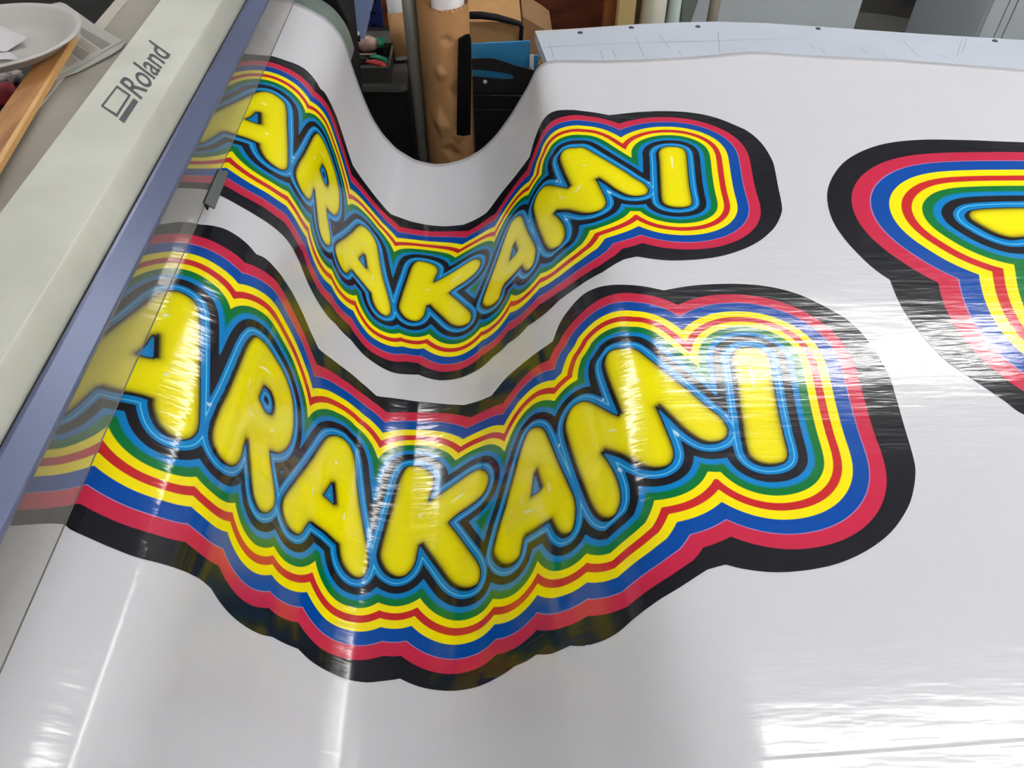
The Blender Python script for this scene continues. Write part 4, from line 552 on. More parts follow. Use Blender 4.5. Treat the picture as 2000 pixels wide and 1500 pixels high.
# ------------------------------------------------------------------ things on the printer's rear deck
M_NEWS = mat('newsprint', rgb(176, 176, 168), 0.8, noise=0.06, nscale=30, bump=0.1)
M_NEWS_D = mat('newsprint_grey_block', rgb(136, 134, 130), 0.8, noise=0.1, nscale=60)
M_NEWS_L = mat('newsprint_tan_block', rgb(160, 152, 140), 0.8, noise=0.1, nscale=60)
papers = thing('newspaper', 'folded grey newspaper with printed blocks lying under the wooden lath', 'newspaper', (-0.6627, 1.2961, 1.0230))
for k, z in enumerate((1.0225, 1.0245)):
    o = -2.5*k
    prism('sheet', [(x, y, z) for x, y, _ in ((-0.7898, 1.4497, 1.0240), (-0.7679, 1.4633, 1.0240), (-0.7543, 1.4534, 1.0240), (-0.6719, 1.3606, 1.0240), (-0.5981, 1.2879, 1.0240), (-0.5969, 1.2661, 1.0240), (-0.6061, 1.2394, 1.0240), (-0.6372, 1.1798, 1.0240), (-0.6634, 1.1544, 1.0240), (-0.7227, 1.2183, 1.0240))][:] if k == 0 else
          [(x, y, z) for x, y, _ in ((-0.7868, 1.4442, 1.0260), (-0.7632, 1.4530, 1.0260), (-0.7524, 1.4432, 1.0260), (-0.6720, 1.3555, 1.0260), (-0.6011, 1.2892, 1.0260), (-0.6152, 1.2619, 1.0260), (-0.6304, 1.2186, 1.0260), (-0.6631, 1.1639, 1.0260), (-0.7214, 1.2174, 1.0260))], (0, 0, 0.0015), M_NEWS, papers)
for pts, m in ((((-0.6912, 1.3470, 1.0262), (-0.6154, 1.2751, 1.0262), (-0.6237, 1.2558, 1.0262), (-0.6774, 1.3131, 1.0262)), M_NEWS_D), (((-0.6696, 1.2727, 1.0262), (-0.6373, 1.2408, 1.0262), (-0.6409, 1.2147, 1.0262), (-0.6666, 1.2416, 1.0262)), M_NEWS_D), (((-0.6745, 1.3048, 1.0262), (-0.6318, 1.2580, 1.0262), (-0.6356, 1.2408, 1.0262), (-0.6701, 1.2786, 1.0262)), M_NEWS_L), (((-0.6668, 1.2379, 1.0262), (-0.6473, 1.2149, 1.0262), (-0.6521, 1.1932, 1.0262), (-0.6689, 1.2045, 1.0262)), M_NEWS_L)):
    prism('printed_block', [(p[0], p[1], 1.0261) for p in pts], (0, 0, 0.0003), m, papers)
settle(papers)
M_OAK = mat('oak_wood', rgb(178, 128, 74), 0.45, nscale=9, col2=rgb(140, 92, 48), bump=0.1, bscale=60, stretch=(6, 1, 6))
M_OAKL = mat('oak_edge', rgb(206, 158, 96), 0.5, noise=0.12, nscale=20)
A, B = Vector((-0.6738, 1.2783, 1.0370)), Vector((-0.6229, 0.8022, 1.0370)); A2, B2 = Vector((-0.6714, 1.2842, 1.0370)), Vector((-0.6151, 0.7982, 1.0370))
C1, C2 = Vector((-0.6970, 1.1880, 1.0370)), Vector((-0.6634, 0.8142, 1.0370))
lath = thing('wooden_lath', 'orange brown wooden lath lying along the back of the printer', 'wooden lath', ((A+B)/2).to_tuple()[:2]+(1.025,))
prism('board', [C1, C2, B, A], (0, 0, -0.011), M_OAK, lath)
prism('light_edge', [A+Vector((0, 0, -0.0004)), B+Vector((0, 0, -0.0004)), B2+Vector((0, 0, -0.002)), A2+Vector((0, 0, -0.002))], (0, 0, -0.008), M_OAKL, lath)
settle(lath)
M_PLATE = mat('white_paper_plate', rgb(188, 184, 180), 0.5, noise=0.06, nscale=5)
cpl = Vector((-0.7638, 1.2234, 1.0650)); ex_ = (Vector((-0.6392, 1.2472, 1.0650))-cpl).length
plate = lathe('paper_plate', [(0, -0.026), (ex_*0.62, -0.026), (ex_*0.74, -0.020), (ex_*0.90, -0.003), (ex_*0.97, 0.0005), (ex_, -0.001), (ex_, -0.003), (ex_*0.96, -0.0025), (ex_*0.90, -0.006), (ex_*0.74, -0.023), (ex_*0.62, -0.0285), (0, -0.0285)], M_PLATE, None, 72, (0, 0, 0))
plate.location = cpl
tag(plate, 'white paper plate holding torn scraps, resting on the wooden lath', 'plate')
M_SCRAP = mat('white_paper', rgb(212, 210, 214), 0.6, noise=0.03)
def scrap(pts, lab, lift):
    o = prism('paper_scrap', [(p[0], p[1], p[2]) for p in pts], (0, 0, 0.0005), M_SCRAP); tag(o, lab, 'paper scrap', 'paper scraps on the plate')
scrap(((-0.8108, 1.3102, 1.0420), (-0.7960, 1.3068, 1.0440), (-0.7660, 1.2786, 1.0460), (-0.7260, 1.2439, 1.0500), (-0.7413, 1.2282, 1.0440), (-0.7499, 1.2126, 1.0420), (-0.7728, 1.2174, 1.0410)), 'larger white paper scrap with a curved edge on the plate', 0)
scrap(((-0.7642, 1.2063, 1.0425), (-0.7400, 1.2034, 1.0450), (-0.7276, 1.1916, 1.0460), (-0.7103, 1.1686, 1.0480), (-0.7369, 1.1803, 1.0440), (-0.7531, 1.1812, 1.0430)), 'smaller pointed white paper scrap at the near rim of the plate', 0)
# shelf behind the printer with a red roll and a white cloth
M_RED = mat('red_fabric', rgb(150, 42, 48), 0.7, noise=0.2, nscale=30)
M_CLOTH = mat('white_cloth', rgb(196, 190, 190), 0.8, noise=0.15, nscale=25, bump=0.4, bscale=80)
shelf = box('low_shelf', -1.75, -0.80, 0.25, 1.65, 0.86, 0.88, mat('black_shelf', (0.012, 0.012, 0.014, 1), 0.6, noise=0.3)); 
tag(shelf, 'black low shelf behind the printer under the plate', 'shelf')
for sx in (-1.7, -0.86):
    for sy in (0.3, 1.6):
        box('leg', sx-0.02, sx+0.02, sy-0.02, sy+0.02, 0, 0.86, M_STEEL, shelf)
tag(tube('red_roll', [(-0.9441, 1.3583, 0.9000), (-0.8712, 1.3722, 0.9000)], 0.020, M_RED), 'red fabric roll lying on the black shelf left of the lath', 'fabric roll')
def crumple(name, c, r, m, lab, cat, sc=(1, 1, 0.5)):
    bm = bmesh.new(); bmesh.ops.create_icosphere(bm, subdivisions=4, radius=1.0)
    for v in bm.verts:
        n = v.co.normalized(); q = 1+0.13*math.sin(7*n.x+3*n.y)+0.10*math.sin(11*n.y-5*n.z)+0.06*math.sin(23*n.z+9*n.x)
        v.co = Vector((n.x*sc[0]*q*r+c[0], n.y*sc[1]*q*r+c[1], max(n.z*sc[2]*q*r, -sc[2]*r*0.8)+c[2]+sc[2]*r*0.8))
    o = from_bm(name, bm, m, None, smooth=True); tag(o, lab, cat)
crumple('folded_cloth', (-0.9344, 1.4555, 0.8800), 0.030, M_CLOTH, 'crumpled pale cloth above the red roll on the black shelf', 'cloth', (1.2, 0.7, 0.6))
crumple('white_rag', (-0.9017, 1.3739, 0.8800), 0.020, M_CLOTH, 'small white rag below the red roll on the black shelf', 'rag', (1.2, 0.6, 0.6))

# ------------------------------------------------------------------ clutter behind the sheet
M_BIN = mat('black_bin_plastic', (0.006, 0.006, 0.008, 1), 0.6, spec=0.2, noise=0.2)
M_BINTOP = mat('dusty_lid', rgb(62, 60, 54), 0.7, noise=0.25, nscale=14)
cart = thing('tool_cart', 'black plastic cart with a dusty grey top carrying the tool tray', 'cart', (-0.45, 2.2, 0))
cz = 0.62
fl = Vector((-0.4870, 1.9832, 0.6200)); fr = Vector((-0.2394, 1.9764, 0.6200)); rr = Vector((-0.2224, 2.0058, 0.6200)); rb = Vector((-0.2299, 2.0993, 0.6200)); bk = Vector((-0.2441, 2.1420, 0.6200)); bb = Vector((-0.2849, 2.3356, 0.6200)); bl_ = Vector((-0.5428, 2.3427, 0.6200))
prism('lid', [fl, fr, (fr+rr)/2+Vector((0.006, -0.004, 0)), rr, rb, bk, bb, bl_], (0, 0, -0.018), M_BINTOP, cart, bevel=0.002)
x1c = rr.x-0.012
prism('body', [(fl.x, fl.y+0.01, 0.602), (x1c, fl.y+0.01, 0.602), (x1c, 2.42, 0.602), (fl.x, 2.42, 0.602)], (0, 0, -0.602), M_BIN, cart, bevel=0.008)
settle(cart)
M_TRAY = mat('dark_tray', rgb(44, 42, 38), 0.55, noise=0.2, nscale=20)
M_RIM = mat('tray_rim', rgb(92, 90, 78), 0.5, noise=0.2)
tray = thing('tool_tray', 'dark open tray of hand tools on the cart', 'tool tray', (-0.3539, 2.1286, 0.6200))
tx0, ty0 = (-0.4176, 1.9992, 0.6600)[:2]; tx1, ty1 = (-0.2684, 1.9920, 0.6600)[0], (-0.2607, 2.1551, 0.6600)[1]
for nm, a in (('base', (tx0, tx1, ty0, ty1, 0.621, 0.625)), ('side_panel', (tx0, tx1, ty0, ty0+0.004, 0.6255, 0.659)), ('side_panel', (tx0, tx1, ty1-0.004, ty1, 0.6255, 0.659)), ('side_panel', (tx0, tx0+0.004, ty0+0.0045, ty1-0.0045, 0.6255, 0.659)), ('side_panel', (tx1-0.004, tx1, ty0+0.0045, ty1-0.0045, 0.6255, 0.659))):
    box(nm, *a, M_TRAY, tray)
bm = bmesh.new()
for a in ((tx0-0.002, tx1+0.002, ty0-0.002, ty0+0.0035), (tx0-0.002, tx1+0.002, ty1-0.0035, ty1+0.002), (tx1-0.0035, tx1+0.002, ty0, ty1), (tx0-0.002, tx0+0.0035, ty0, ty1)): add_box(bm, *a, 0.6592, 0.6615)
from_bm('rim', bm, M_RIM, tray)
settle(tray)
M_GRN = mat('green_grip', rgb(16, 120, 84), 0.45, noise=0.1); M_REDG = mat('red_grip', rgb(196, 62, 66), 0.45, noise=0.1)
M_TOOL = mat('worn_steel', rgb(120, 108, 104), 0.35, metal=0.8, noise=0.2)
pl = thing('pliers', 'pliers with one green and one red handle at the near side of the tray', 'pliers', (-0.3092, 2.0641, 0.6450))
tube('handle', [(-0.2762, 2.0393, 0.6500), (-0.2849, 2.0633, 0.6520), (-0.3056, 2.0798, 0.6520), (-0.3253, 2.0835, 0.6520)], [0.0045, 0.0085, 0.0085, 0.006], M_GRN, pl, squash=0.7)['label'] = 'green handle'
tube('handle', [(-0.2771, 2.0177, 0.6500), (-0.2879, 2.0351, 0.6520), (-0.3082, 2.0481, 0.6520), (-0.3335, 2.0551, 0.6520)], [0.0055, 0.0095, 0.0095, 0.006], M_REDG, pl, squash=0.7)['label'] = 'red handle'
tube('jaw', [(-0.3300, 2.0723, 0.6500), (-0.3587, 2.0826, 0.6500), (-0.3757, 2.0863, 0.6500)], [0.010, 0.011, 0.004], M_BLK, pl, squash=0.5)
settle(pl)
sp = thing('adjustable_wrench', 'worn steel wrench lying across the middle of the tray', 'wrench', (-0.3558, 2.1135, 0.6450))
tube('shaft', [(-0.3867, 2.1074, 0.6480), (-0.3126, 2.1072, 0.6500)], [0.008, 0.005], M_TOOL, sp, squash=0.45); lathe('jaw', [(0, 0.008), (0.014, 0.008), (0.016, 0.004), (0.014, 0), (0, 0)], M_TOOL, sp, 12, (-0.3867, 2.1134, 0.6440))
settle(sp)
tp = thing('tape_measure', 'green and black round tape measure in the back of the tray', 'tape measure', (-0.3057, 2.1569, 0.6400))
c = Vector((-0.3093, 2.1672, 0.6300))
lathe('case', [(0, 0.030), (0.016, 0.030), (0.020, 0.027), (0.020, 0.003), (0.016, 0), (0, 0)], M_BLK, tp, 28, c)
lathe('band', [(0.010, 0.0335), (0.019, 0.0325), (0.0215, 0.029), (0.0215, 0.020), (0.0202, 0.020), (0.0202, 0.0285), (0.017, 0.0305), (0.010, 0.0305)], M_GRN, tp, 28, c)
settle(tp)
M_PINK = mat('pinkish_plastic', rgb(150, 98, 84), 0.25, noise=0.25, nscale=30, col2=rgb(176, 148, 136))
bt = thing('plastic_bottle', 'small tan plastic bottle with a red cap lying in the tray', 'bottle', (-0.3452, 2.1817, 0.6400))
tube('bottle', [(-0.3586, 2.1396, 0.6550), (-0.3506, 2.1374, 0.6600), (-0.3310, 2.1344, 0.6680), (-0.3136, 2.1272, 0.6680)], [0.010, 0.019, 0.022, 0.014], M_PINK, bt); tube('cap', [(-0.3683, 2.1450, 0.6500), (-0.3586, 2.1396, 0.6550)], [0.011, 0.012], mat('dark_red_cap', rgb(130, 26, 34), 0.4), bt)
settle(bt)
tag(box('white_block', (-0.3778, 2.1033, 0.6300)[0]-0.02, (-0.3638, 2.1029, 0.6300)[0]+0.006, (-0.3778, 2.1033, 0.6300)[1], (-0.3797, 2.1195, 0.6300)[1]+0.012, 0.626, 0.643, mat('cream_block', rgb(190, 186, 168), 0.6, noise=0.1), bevel=0.002), 'small cream block at the near corner of the tray', 'block')
M_NAVY = mat('navy_plastic', rgb(20, 34, 92), 0.5, noise=0.12)
np_ = thing('pegboard', 'navy blue perforated pegboard standing behind the tool tray', 'pegboard', (-0.3490, 2.3600, 0.5868))
xa, xb = (-0.3828, 2.3600, 0.6410)[0], (-0.3178, 2.3600, 0.6403)[0]
box('panel', xa, xb, 2.36, 2.375, 0.62, 0.98, M_NAVY, np_, bevel=0.002)
for u_, v_ in ((730, 26), (730, 49), (730, 4)): pass
for p in ((-0.3420, 2.3575, 0.6620), (-0.3464, 2.3575, 0.6283), (-0.3361, 2.3575, 0.6964)): box('slot', p[0]-0.006, p[0]+0.006, 2.3572, 2.3600, p[2]-0.004, p[2]+0.004, M_BLK, np_)
settle(np_)
# cardboard tube with white ends
M_KRAFT = mat('kraft_paper', rgb(186, 138, 88), 0.6, noise=0.18, nscale=7, bump=0.5, bscale=22)
M_CARD = mat('cardboard', rgb(176, 134, 84), 0.75, noise=0.14, nscale=16, bump=0.1)
M_WPAP = mat('white_roll_paper', rgb(214, 212, 212), 0.5, noise=0.04)
tA, tB = Vector((-0.2478, 2.1300, 0.6181)), Vector((-0.2593, 2.1800, 0.8142))
tA.z = 0.622+0.002
ct = thing('cardboard_tube', 'slim kraft mailing tube with white paper ends standing on the cart', 'cardboard tube', tA)
dd = tB-tA
tube('kraft_wrap', [tA+dd*0.05, tA+dd*0.60], 0.0225, M_CARD, ct, 24); tube('white_roll', [tA, tA+dd*1.0], 0.0205, M_WPAP, ct, 24)
settle(ct)
pp = thing('plastic_pipe', 'tall dull grey plastic pipe standing left of the kraft wrapped roll', 'pipe', (-0.2019, 2.0600, 0.0000))
pb = Vector((-0.2139, 2.0600, 0.5846)); pt = Vector((-0.2004, 2.0600, 0.8543))
px0 = (-0.2072, 2.0600, 0.7293)[0]
tube('pipe', [(px0+0.004, 2.06, 0.0), (px0, 2.06, 1.10)], 0.0185, mat('grey_pipe', rgb(128, 126, 116), 0.35, noise=0.12, nscale=6), pp, 24)
settle(pp)
tag(tube('foam_roll', [((-0.1982, 2.2200, 0.6222)[0], 2.22, 0.0), ((-0.1982, 2.2200, 0.6222)[0], 2.22, 0.70)], 0.014, mat('pale_foam', rgb(196, 204, 192), 0.7, noise=0.05), seg=20), 'thin pale roll between the grey pipe and the kraft wrapped roll', 'roll')
# kraft wrapped roll
kc = Vector((-0.1199, 2.0300, 0.7403)); KR = 0.066
ktop = (-0.1140, 1.9700, 0.8207)[2]
kr = thing('kraft_wrapped_roll', 'tall roll wrapped in creased kraft paper standing on the floor behind the sheet', 'wrapped roll', (kc.x, 2.03, 0))
bm = bmesh.new(); rows = 150; seg = 96; rings = []
for i in range(rows+1):
    z = ktop*i/rows; ring = []
    for k in range(seg):
        a = 2*math.pi*k/seg; cr_ = 0
        for (za, aa, am, wz, wa) in ((0.52, -1.9, 0.010, 0.05, 0.5), (0.60, -1.2, -0.008, 0.04, 0.4), (0.66, -1.75, 0.007, 0.03, 0.3), (0.74, -1.4, -0.006, 0.02, 0.35), (0.43, -1.5, -0.010, 0.03, 0.5), (0.37, -2.0, 0.009, 0.03, 0.3), (0.48, -1.2, 0.008, 0.03, 0.3), (0.33, -1.1, 0.008, 0.03, 0.4)):
            da = (a-2*math.pi-aa+math.pi) % (2*math.pi)-math.pi
            t = abs((z-za)/wz+da*0.8)+abs(da/wa)
            cr_ += 1.7*am*max(0, 1-t)**0.9
        q = KR*(1+0.012*math.sin(3*a+z*9))+cr_ + (0.004 if i == rows and k % 6 < 2 else 0)
        ring.append(bm.verts.new((kc.x+q*math.cos(a), 2.03+q*math.sin(a), z+(0.012*math.sin(a*2+0.6) if i == rows else 0))))
    rings.append(ring)
for a, b in zip(rings, rings[1:]):
    for k in range(seg): bm.faces.new([a[k], a[(k+1) % seg], b[(k+1) % seg], b[k]])
bm.faces.new(rings[0][::-1])
from_bm('kraft_wrap', bm, M_KRAFT, kr, smooth=True)
tube('white_core', [(kc.x+0.014, 2.03, 0.01), (kc.x+0.014, 2.03, 1.0)], 0.042, M_WPAP, kr, 32)
sa, sb = (-0.0653, 1.9550, 0.7546), (-0.0802, 1.9550, 0.4855)
prism('black_strap', [(-0.0810, 1.9550, 0.7472), (-0.0602, 1.9550, 0.7546), (-0.0536, 1.9550, 0.7595), (-0.0490, 1.9550, 0.7468), (-0.0508, 1.9550, 0.6659), (-0.0604, 1.9550, 0.4883), (-0.0802, 1.9550, 0.4855), (-0.0984, 1.9550, 0.4888), (-0.0899, 1.9550, 0.6254)], (0, 0.012, 0), mat('black_rubber', (0.004, 0.004, 0.004, 1), 0.8, spec=0.1), kr, bevel=0.002)
tag(box('yellow_label', (-0.1577, 2.0300, 0.8124)[0], (-0.1358, 2.0300, 0.8122)[0], 2.10, 2.104, 0.0, (-0.1483, 2.1000, 0.7894)[2]+0.03, mat('yellow_card', rgb(206, 196, 60), 0.5, noise=0.1)), 'yellow card edge showing behind the top of the kraft wrapped roll', 'card')
settle(kr)
# black case with a carrying slot, blue folder inside
cs = thing('black_case', 'black plastic carrying case with a slot handle right of the kraft wrapped roll', 'case', (0.0298, 2.0600, 0.0000))
bm = bmesh.new()
outer = [(-0.0512, 2.0200, 0.6695), (-0.0390, 2.0200, 0.6707), (-0.0187, 2.0200, 0.6718), (0.0083, 2.0200, 0.6701), (0.0353, 2.0200, 0.6616), (0.0665, 2.0200, 0.6502), (0.0966, 2.0200, 0.6430), (0.1312, 2.0200, 0.6314), (0.1598, 2.0200, 0.5985)]
slot = [(-0.0495, 2.0200, 0.6420), (-0.0264, 2.0200, 0.6403), (0.0255, 2.0200, 0.6341), (0.0529, 2.0200, 0.6282), (0.0598, 2.0200, 0.6211), (0.0543, 2.0200, 0.6141), (0.0280, 2.0200, 0.6144), (-0.0063, 2.0200, 0.6191), (-0.0406, 2.0200, 0.6223), (-0.0503, 2.0200, 0.6225)]
# the front is laid out as a strip: above the slot, beside it, below it
x_l, x_r = outer[0][0], outer[-1][0]
def top_at(x): return float(np.interp(x, [p[0] for p in outer], [p[2] for p in outer]))
su = slot[:5]; sl = slot[:4:-1]
def s_up(x): return float(np.interp(x, [p[0] for p in su], [p[2] for p in su]))
def s_lo(x): return float(np.interp(x, [p[0] for p in sl], [p[2] for p in sl]))
nx = 48; xs_ = [x_l+(x_r-x_l)*i/nx for i in range(nx+1)]
sx0, sx1 = slot[0][0], slot[4][0]
def thick(z): return 0.0
for i in range(nx):
    a, b = xs_[i], xs_[i+1]; mid = (a+b)/2
    spans = [((0.03, 0.03), (s_lo(a), s_lo(b))), ((s_up(a), s_up(b)), (top_at(a), top_at(b)))] if sx0 <= mid <= sx1 else [((0.03, 0.03), (top_at(a), top_at(b)))]
    for (la, lb), (ua, ub) in spans:
        for q in range(1 if la > 0.1 else 1):
            vs = [bm.verts.new(v) for v in ((a, 2.02, la), (b, 2.02, lb), (b, 2.02, ub), (a, 2.02, ua))]
            bm.faces.new(vs)
bmesh.ops.remove_doubles(bm, verts=bm.verts, dist=1e-5)
ret = bmesh.ops.extrude_face_region(bm, geom=list(bm.faces))
for v in [g for g in ret['geom'] if isinstance(g, bmesh.types.BMVert)]: v.co.y += 0.004
M_CASE = mat('black_case_plastic', (0.014, 0.014, 0.015, 1), 0.28, noise=0.2, bump=0.05)
from_bm('front_panel', bm, M_CASE, cs)
box('back_panel', x_l, x_r, 2.12, 2.134, 0.03, 0.42, M_CASE, cs, bevel=0.003)
box('base', x_l, x_r, 2.0345, 2.1195, 0.0, 0.03, M_CASE, cs)
lathe('stud', [(0, 0.003), (0.005, 0.002), (0.006, 0)], M_WPAP, cs, 14, (0, 0, 0)).matrix_world = Matrix.Translation(Vector((-0.0176, 2.0195, 0.6082))) @ Matrix.Rotation(math.pi/2, 4, 'X')
for va, vb in (((-0.0492, 2.0120, 0.5749), (0.1114, 2.0120, 0.5698)), ((-0.0506, 2.0120, 0.5352), (0.1122, 2.0120, 0.5284))):
    tube('rib', [va, vb], 0.0035, M_CASE, cs, 10)
settle(cs)
M_BLUE = mat('blue_card', rgb(44, 122, 170), 0.5, noise=0.06, nscale=12)
f1 = prism('blue_folder', [(-0.0508, 2.0650, 0.6909), (0.1004, 2.0650, 0.6972), (0.1059, 2.0650, 0.6945), (0.1048, 2.0650, 0.5998), (0.1002, 2.0650, 0.5261), (-0.0512, 2.0650, 0.5282)], (0, 0.006, 0), M_BLUE, bevel=0.001)
tag(f1, 'large light blue folder standing in the black case', 'folder', 'blue folders in the black case')
f2 = prism('blue_folder', [(0.0936, 2.0850, 0.6519), (0.1313, 2.0850, 0.6487), (0.1281, 2.0850, 0.6106), (0.1242, 2.0850, 0.5311), (0.0951, 2.0850, 0.5315)], (0, 0.006, 0), M_BLUE, bevel=0.001)
tag(f2, 'narrow blue folder peeking out right of the large blue folder', 'folder', 'blue folders in the black case')
tag(prism('white_tag', [(0.1047, 2.0550, 0.6634), (0.1156, 2.0550, 0.6646), (0.1155, 2.0550, 0.6043), (0.1043, 2.0550, 0.6044)], (0, 0.003, 0), M_WPAP), 'white paper strip beside the blue folder above the brass chain', 'paper strip')
M_BRASS = mat('brass', rgb(150, 122, 62), 0.3, metal=0.9, noise=0.2)
ch = thing('brass_chain', 'small brass chain bunched at the corner of the black case', 'chain', (0.1078, 2.0450, 0.6147))
for k, p in enumerate(((0.1018, 2.0400, 0.6283), (0.1076, 2.0450, 0.6288), (0.1129, 2.0400, 0.6268), (0.1047, 2.0400, 0.6226), (0.1106, 2.0450, 0.6175), (0.1034, 2.0400, 0.6156), (0.1118, 2.0400, 0.6127), (0.1310, 2.0700, 0.6314), (0.1336, 2.0700, 0.6370))):
    R = Matrix.Translation(Vector(p)) @ Matrix.Rotation(k*0.9, 4, 'X') @ Matrix.Rotation(k*1.3, 4, 'Z')
    pts = [R @ Vector((0.0055*math.cos(t*math.pi/5), 0.0038*math.sin(t*math.pi/5), 0)) for t in range(11)]
    tube('chain_ring', pts, 0.0013, M_BRASS, ch, 8, caps=False)
settle(ch)
# cardboard boxes and black strap, wooden cabinet
bx = thing('cardboard_box', 'open tan cardboard box behind the blue folder', 'cardboard box', (0.0183, 2.3000, 0.0000))
b0, b1 = (-0.0756, 2.2200, 0.6780), (0.0871, 2.2200, 0.6762)
box('carton', b0[0], b1[0], 2.22, 2.50, 0, (0.0037, 2.2200, 0.6883)[2], M_CARD, bx, bevel=0.002)
prism('flap', [(-0.0827, 2.4800, 0.6160), (-0.0586, 2.4800, 0.6219), (0.0285, 2.4800, 0.6149), (0.0938, 2.4800, 0.6065), (0.0974, 2.4800, 0.5581), (-0.0852, 2.4800, 0.5601)], (0, 0.005, 0), M_CARD, bx)
settle(bx)
bx2 = prism('cardboard_box', [(0.1002, 2.4400, 0.6156), (0.1305, 2.4400, 0.5985), (0.1692, 2.4400, 0.5764), (0.1954, 2.4400, 0.5573), (0.2039, 2.4400, 0.3390), (0.1030, 2.4400, 0.3404)], (0, 0.2, 0), mat('cardboard_dim', rgb(150, 116, 80), 0.75, noise=0.12, nscale=12)); 
tag(bx2, 'second cardboard box with a sloping torn top behind the table corner', 'cardboard box')
tag(tube('black_strap', [(-0.0556, 2.2100, 0.7093), (-0.0243, 2.2050, 0.7109), (0.0181, 2.2000, 0.7069), (0.0606, 2.2000, 0.6954), (0.0806, 2.2000, 0.6897), (0.0878, 2.2000, 0.6813), (0.0867, 2.2050, 0.6596), (0.0843, 2.2100, 0.6159)], [0.010, 0.010, 0.009, 0.008, 0.007, 0.006, 0.006, 0.006], M_BLK, seg=10), 'black strap curving over the open cardboard box', 'strap')
M_WOOD = mat('dark_red_wood', rgb(104, 52, 28), 0.4, nscale=5, col2=rgb(66, 30, 18), bump=0.05, stretch=(1, 1, 6))
cab = thing('wooden_cabinet', 'dark red brown wooden cabinet behind the cardboard boxes', 'cabinet', (0.0799, 2.9000, 0.0000))
c0, c1 = (-0.3889, 2.7500, 0.5242)[0], (0.4293, 2.7500, 0.5157)[0]
box('body', c0, c1, 2.77, 3.2, 0, 1.0, M_WOOD, cab, bevel=0.004)
box('door', c0+0.01, (c0+c1)/2-0.003, 2.752, 2.7695, 0.02, 0.98, M_WOOD, cab, bevel=0.003); box('door', (c0+c1)/2+0.003, c1-0.01, 2.752, 2.7695, 0.02, 0.98, M_WOOD, cab, bevel=0.003)
settle(cab)
# posts and rolls right of the cabinet
def upright(name, ua, ub, y, m, lab, cat, dep=0.05, h=1.0, round_=False):
    x0_, x1_ = ua, ub
    if round_: o = tube(name, [((x0_+x1_)/2, y, 0), ((x0_+x1_)/2, y, h)], (x1_-x0_)/2, m, seg=28)
    else: o = box(name, x0_, x1_, y, y+dep, 0, h, m, bevel=0.003)
    tag(o, lab, cat); return o
upright('timber_post', (0.3602, 2.5000, 0.6039)[0], (0.4006, 2.5000, 0.6035)[0], 2.5, mat('brown_timber', rgb(134, 78, 38), 0.5, noise=0.15), 'brown timber post right of the wooden cabinet', 'post')
upright('timber_post', (0.3957, 2.4500, 0.6224)[0], (0.4480, 2.4500, 0.6218)[0], 2.45, mat('pale_timber', rgb(198, 172, 116), 0.5, noise=0.1), 'pale yellow timber post beside the brown post', 'post')
upright('card_strip', (0.4791, 2.6200, 0.5574)[0], (0.5046, 2.6200, 0.5572)[0], 2.62, mat('dark_card', rgb(110, 84, 60), 0.7, noise=0.3, nscale=40), 'narrow torn cardboard strip between the pale post and the cream roll', 'cardboard strip', 0.02)  # dark brown card, mottled by fine noise
upright('vinyl_roll', (0.4738, 2.4600, 0.6178)[0], (0.5519, 2.4600, 0.6170)[0], 2.50, mat('cream_roll', rgb(196, 194, 176), 0.45, noise=0.03), 'standing cream vinyl roll right of the pale timber post', 'roll', round_=True)
upright('vinyl_roll', (0.5670, 2.5200, 0.5942)[0], (0.6079, 2.5200, 0.5938)[0], 2.54, mat('pale_green_roll', rgb(188, 202, 198), 0.4, noise=0.03), 'standing pale green white roll right of the cream roll', 'roll', round_=True)
gp = prism('leaning_panel', [(0.6657, 2.5600, 0.6158), (0.6609, 2.5600, 0.7067), (0.6081, 2.5600, 0.7072), (0.6148, 2.5600, 0.6164), (0.6222, 2.5600, 0.5497), (0.6405, 2.5600, 0.4360), (0.6647, 2.5600, 0.4357), (0.6541, 2.5600, 0.5494)], (0, 0.02, 0), mat('grey_green_panel', rgb(112, 118, 110), 0.5, noise=0.2, nscale=5)); tag(gp, 'grey green panel leaning right of the pale rolls', 'panel')
upright('round_post', (0.7038, 2.5000, 0.6003)[0], (0.7396, 2.5000, 0.6000)[0], 2.56, mat('taupe_post', rgb(140, 130, 118), 0.45, noise=0.1), 'taupe round post in front of the white cabinet', 'post', round_=True)
M_WCAB = mat('white_cabinet', rgb(184, 192, 196), 0.45, noise=0.05, nscale=3)
wc = thing('white_cabinet', 'white cabinet beyond the table, left of the dark recess', 'cabinet', (1.0735, 2.9000, 0.0000))
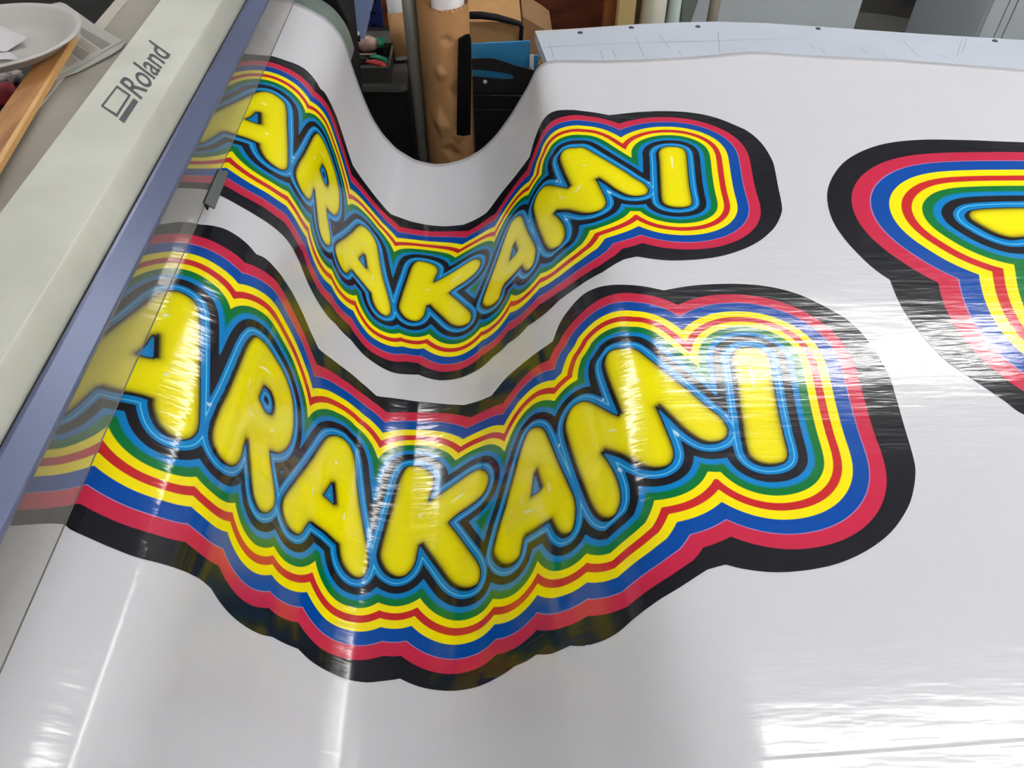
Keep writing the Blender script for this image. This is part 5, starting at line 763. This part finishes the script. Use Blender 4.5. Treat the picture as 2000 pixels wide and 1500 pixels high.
w0, w1 = (0.6749, 2.7800, 0.5020)[0], (1.3005, 2.7800, 0.4955)[0]
box('body', w0, w1, 2.78, 3.3, 0, 0.9, M_WCAB, wc, bevel=0.003)
settle(wc)
wc2 = thing('white_cabinet', 'white cabinet with vertical door seams at the far right beyond the table', 'cabinet', (1.9682, 2.9000, 0.0000))
w2, w3 = (1.7678, 2.7800, 0.4907)[0], (2.4461, 2.7800, 0.4837)[0]
box('body', w2, w3, 2.80, 3.3, 0, 0.9, M_WCAB, wc2, bevel=0.003)
for a_, b_2 in (((1.7715, 2.7800, 0.4907)[0], (1.8249, 2.7800, 0.4901)[0]), ((1.8286, 2.7800, 0.4901)[0], (1.8544, 2.7800, 0.4898)[0]), ((1.8581, 2.7800, 0.4898)[0], (2.3529, 2.7800, 0.4847)[0])): box('door', a_, b_2, 2.784, 2.7995, 0.02, 0.88, M_WCAB, wc2, bevel=0.0025)
settle(wc2)
M_MAT = mat('grey_floor_mat', rgb(92, 92, 86), 0.8, noise=0.2, nscale=6)
fm = prism('floor_mat', [(1.7971, 4.0586, 0.0040), (1.9910, 4.0066, 0.0040), (2.1766, 3.9103, 0.0040), (2.2201, 3.8583, 0.0040), (1.8401, 3.7278, 0.0040), (1.6197, 3.8250, 0.0040)], (0, 0, 0.006), M_MAT); tag(fm, 'grey mat on the floor of the dark recess', 'mat')
ap_ = thing('appliance', 'metal edged appliance with a black foot in the dark recess', 'appliance', (2.4582, 4.0000, 0.0000))
fz = Vector((2.4894, 4.1392, 0.0000))
lathe('foot', [(0.035, 0.001), (0.048, 0.02), (0.05, 0.07), (0, 0.07)], M_BLK, ap_, 24, (fz.x, fz.y, 0))
box('cabinet_body', fz.x-0.25, fz.x+0.14, fz.y-0.04, fz.y+0.4, 0.085, 0.8, mat('dark_appliance', (0.03, 0.028, 0.026, 1), 0.4, noise=0.1), ap_)
box('metal_edge', fz.x-0.12, fz.x+0.16, fz.y-0.07, fz.y-0.041, 0.072, 0.086, mat('bright_steel', rgb(150, 146, 130), 0.3, metal=0.8), ap_)
settle(ap_)
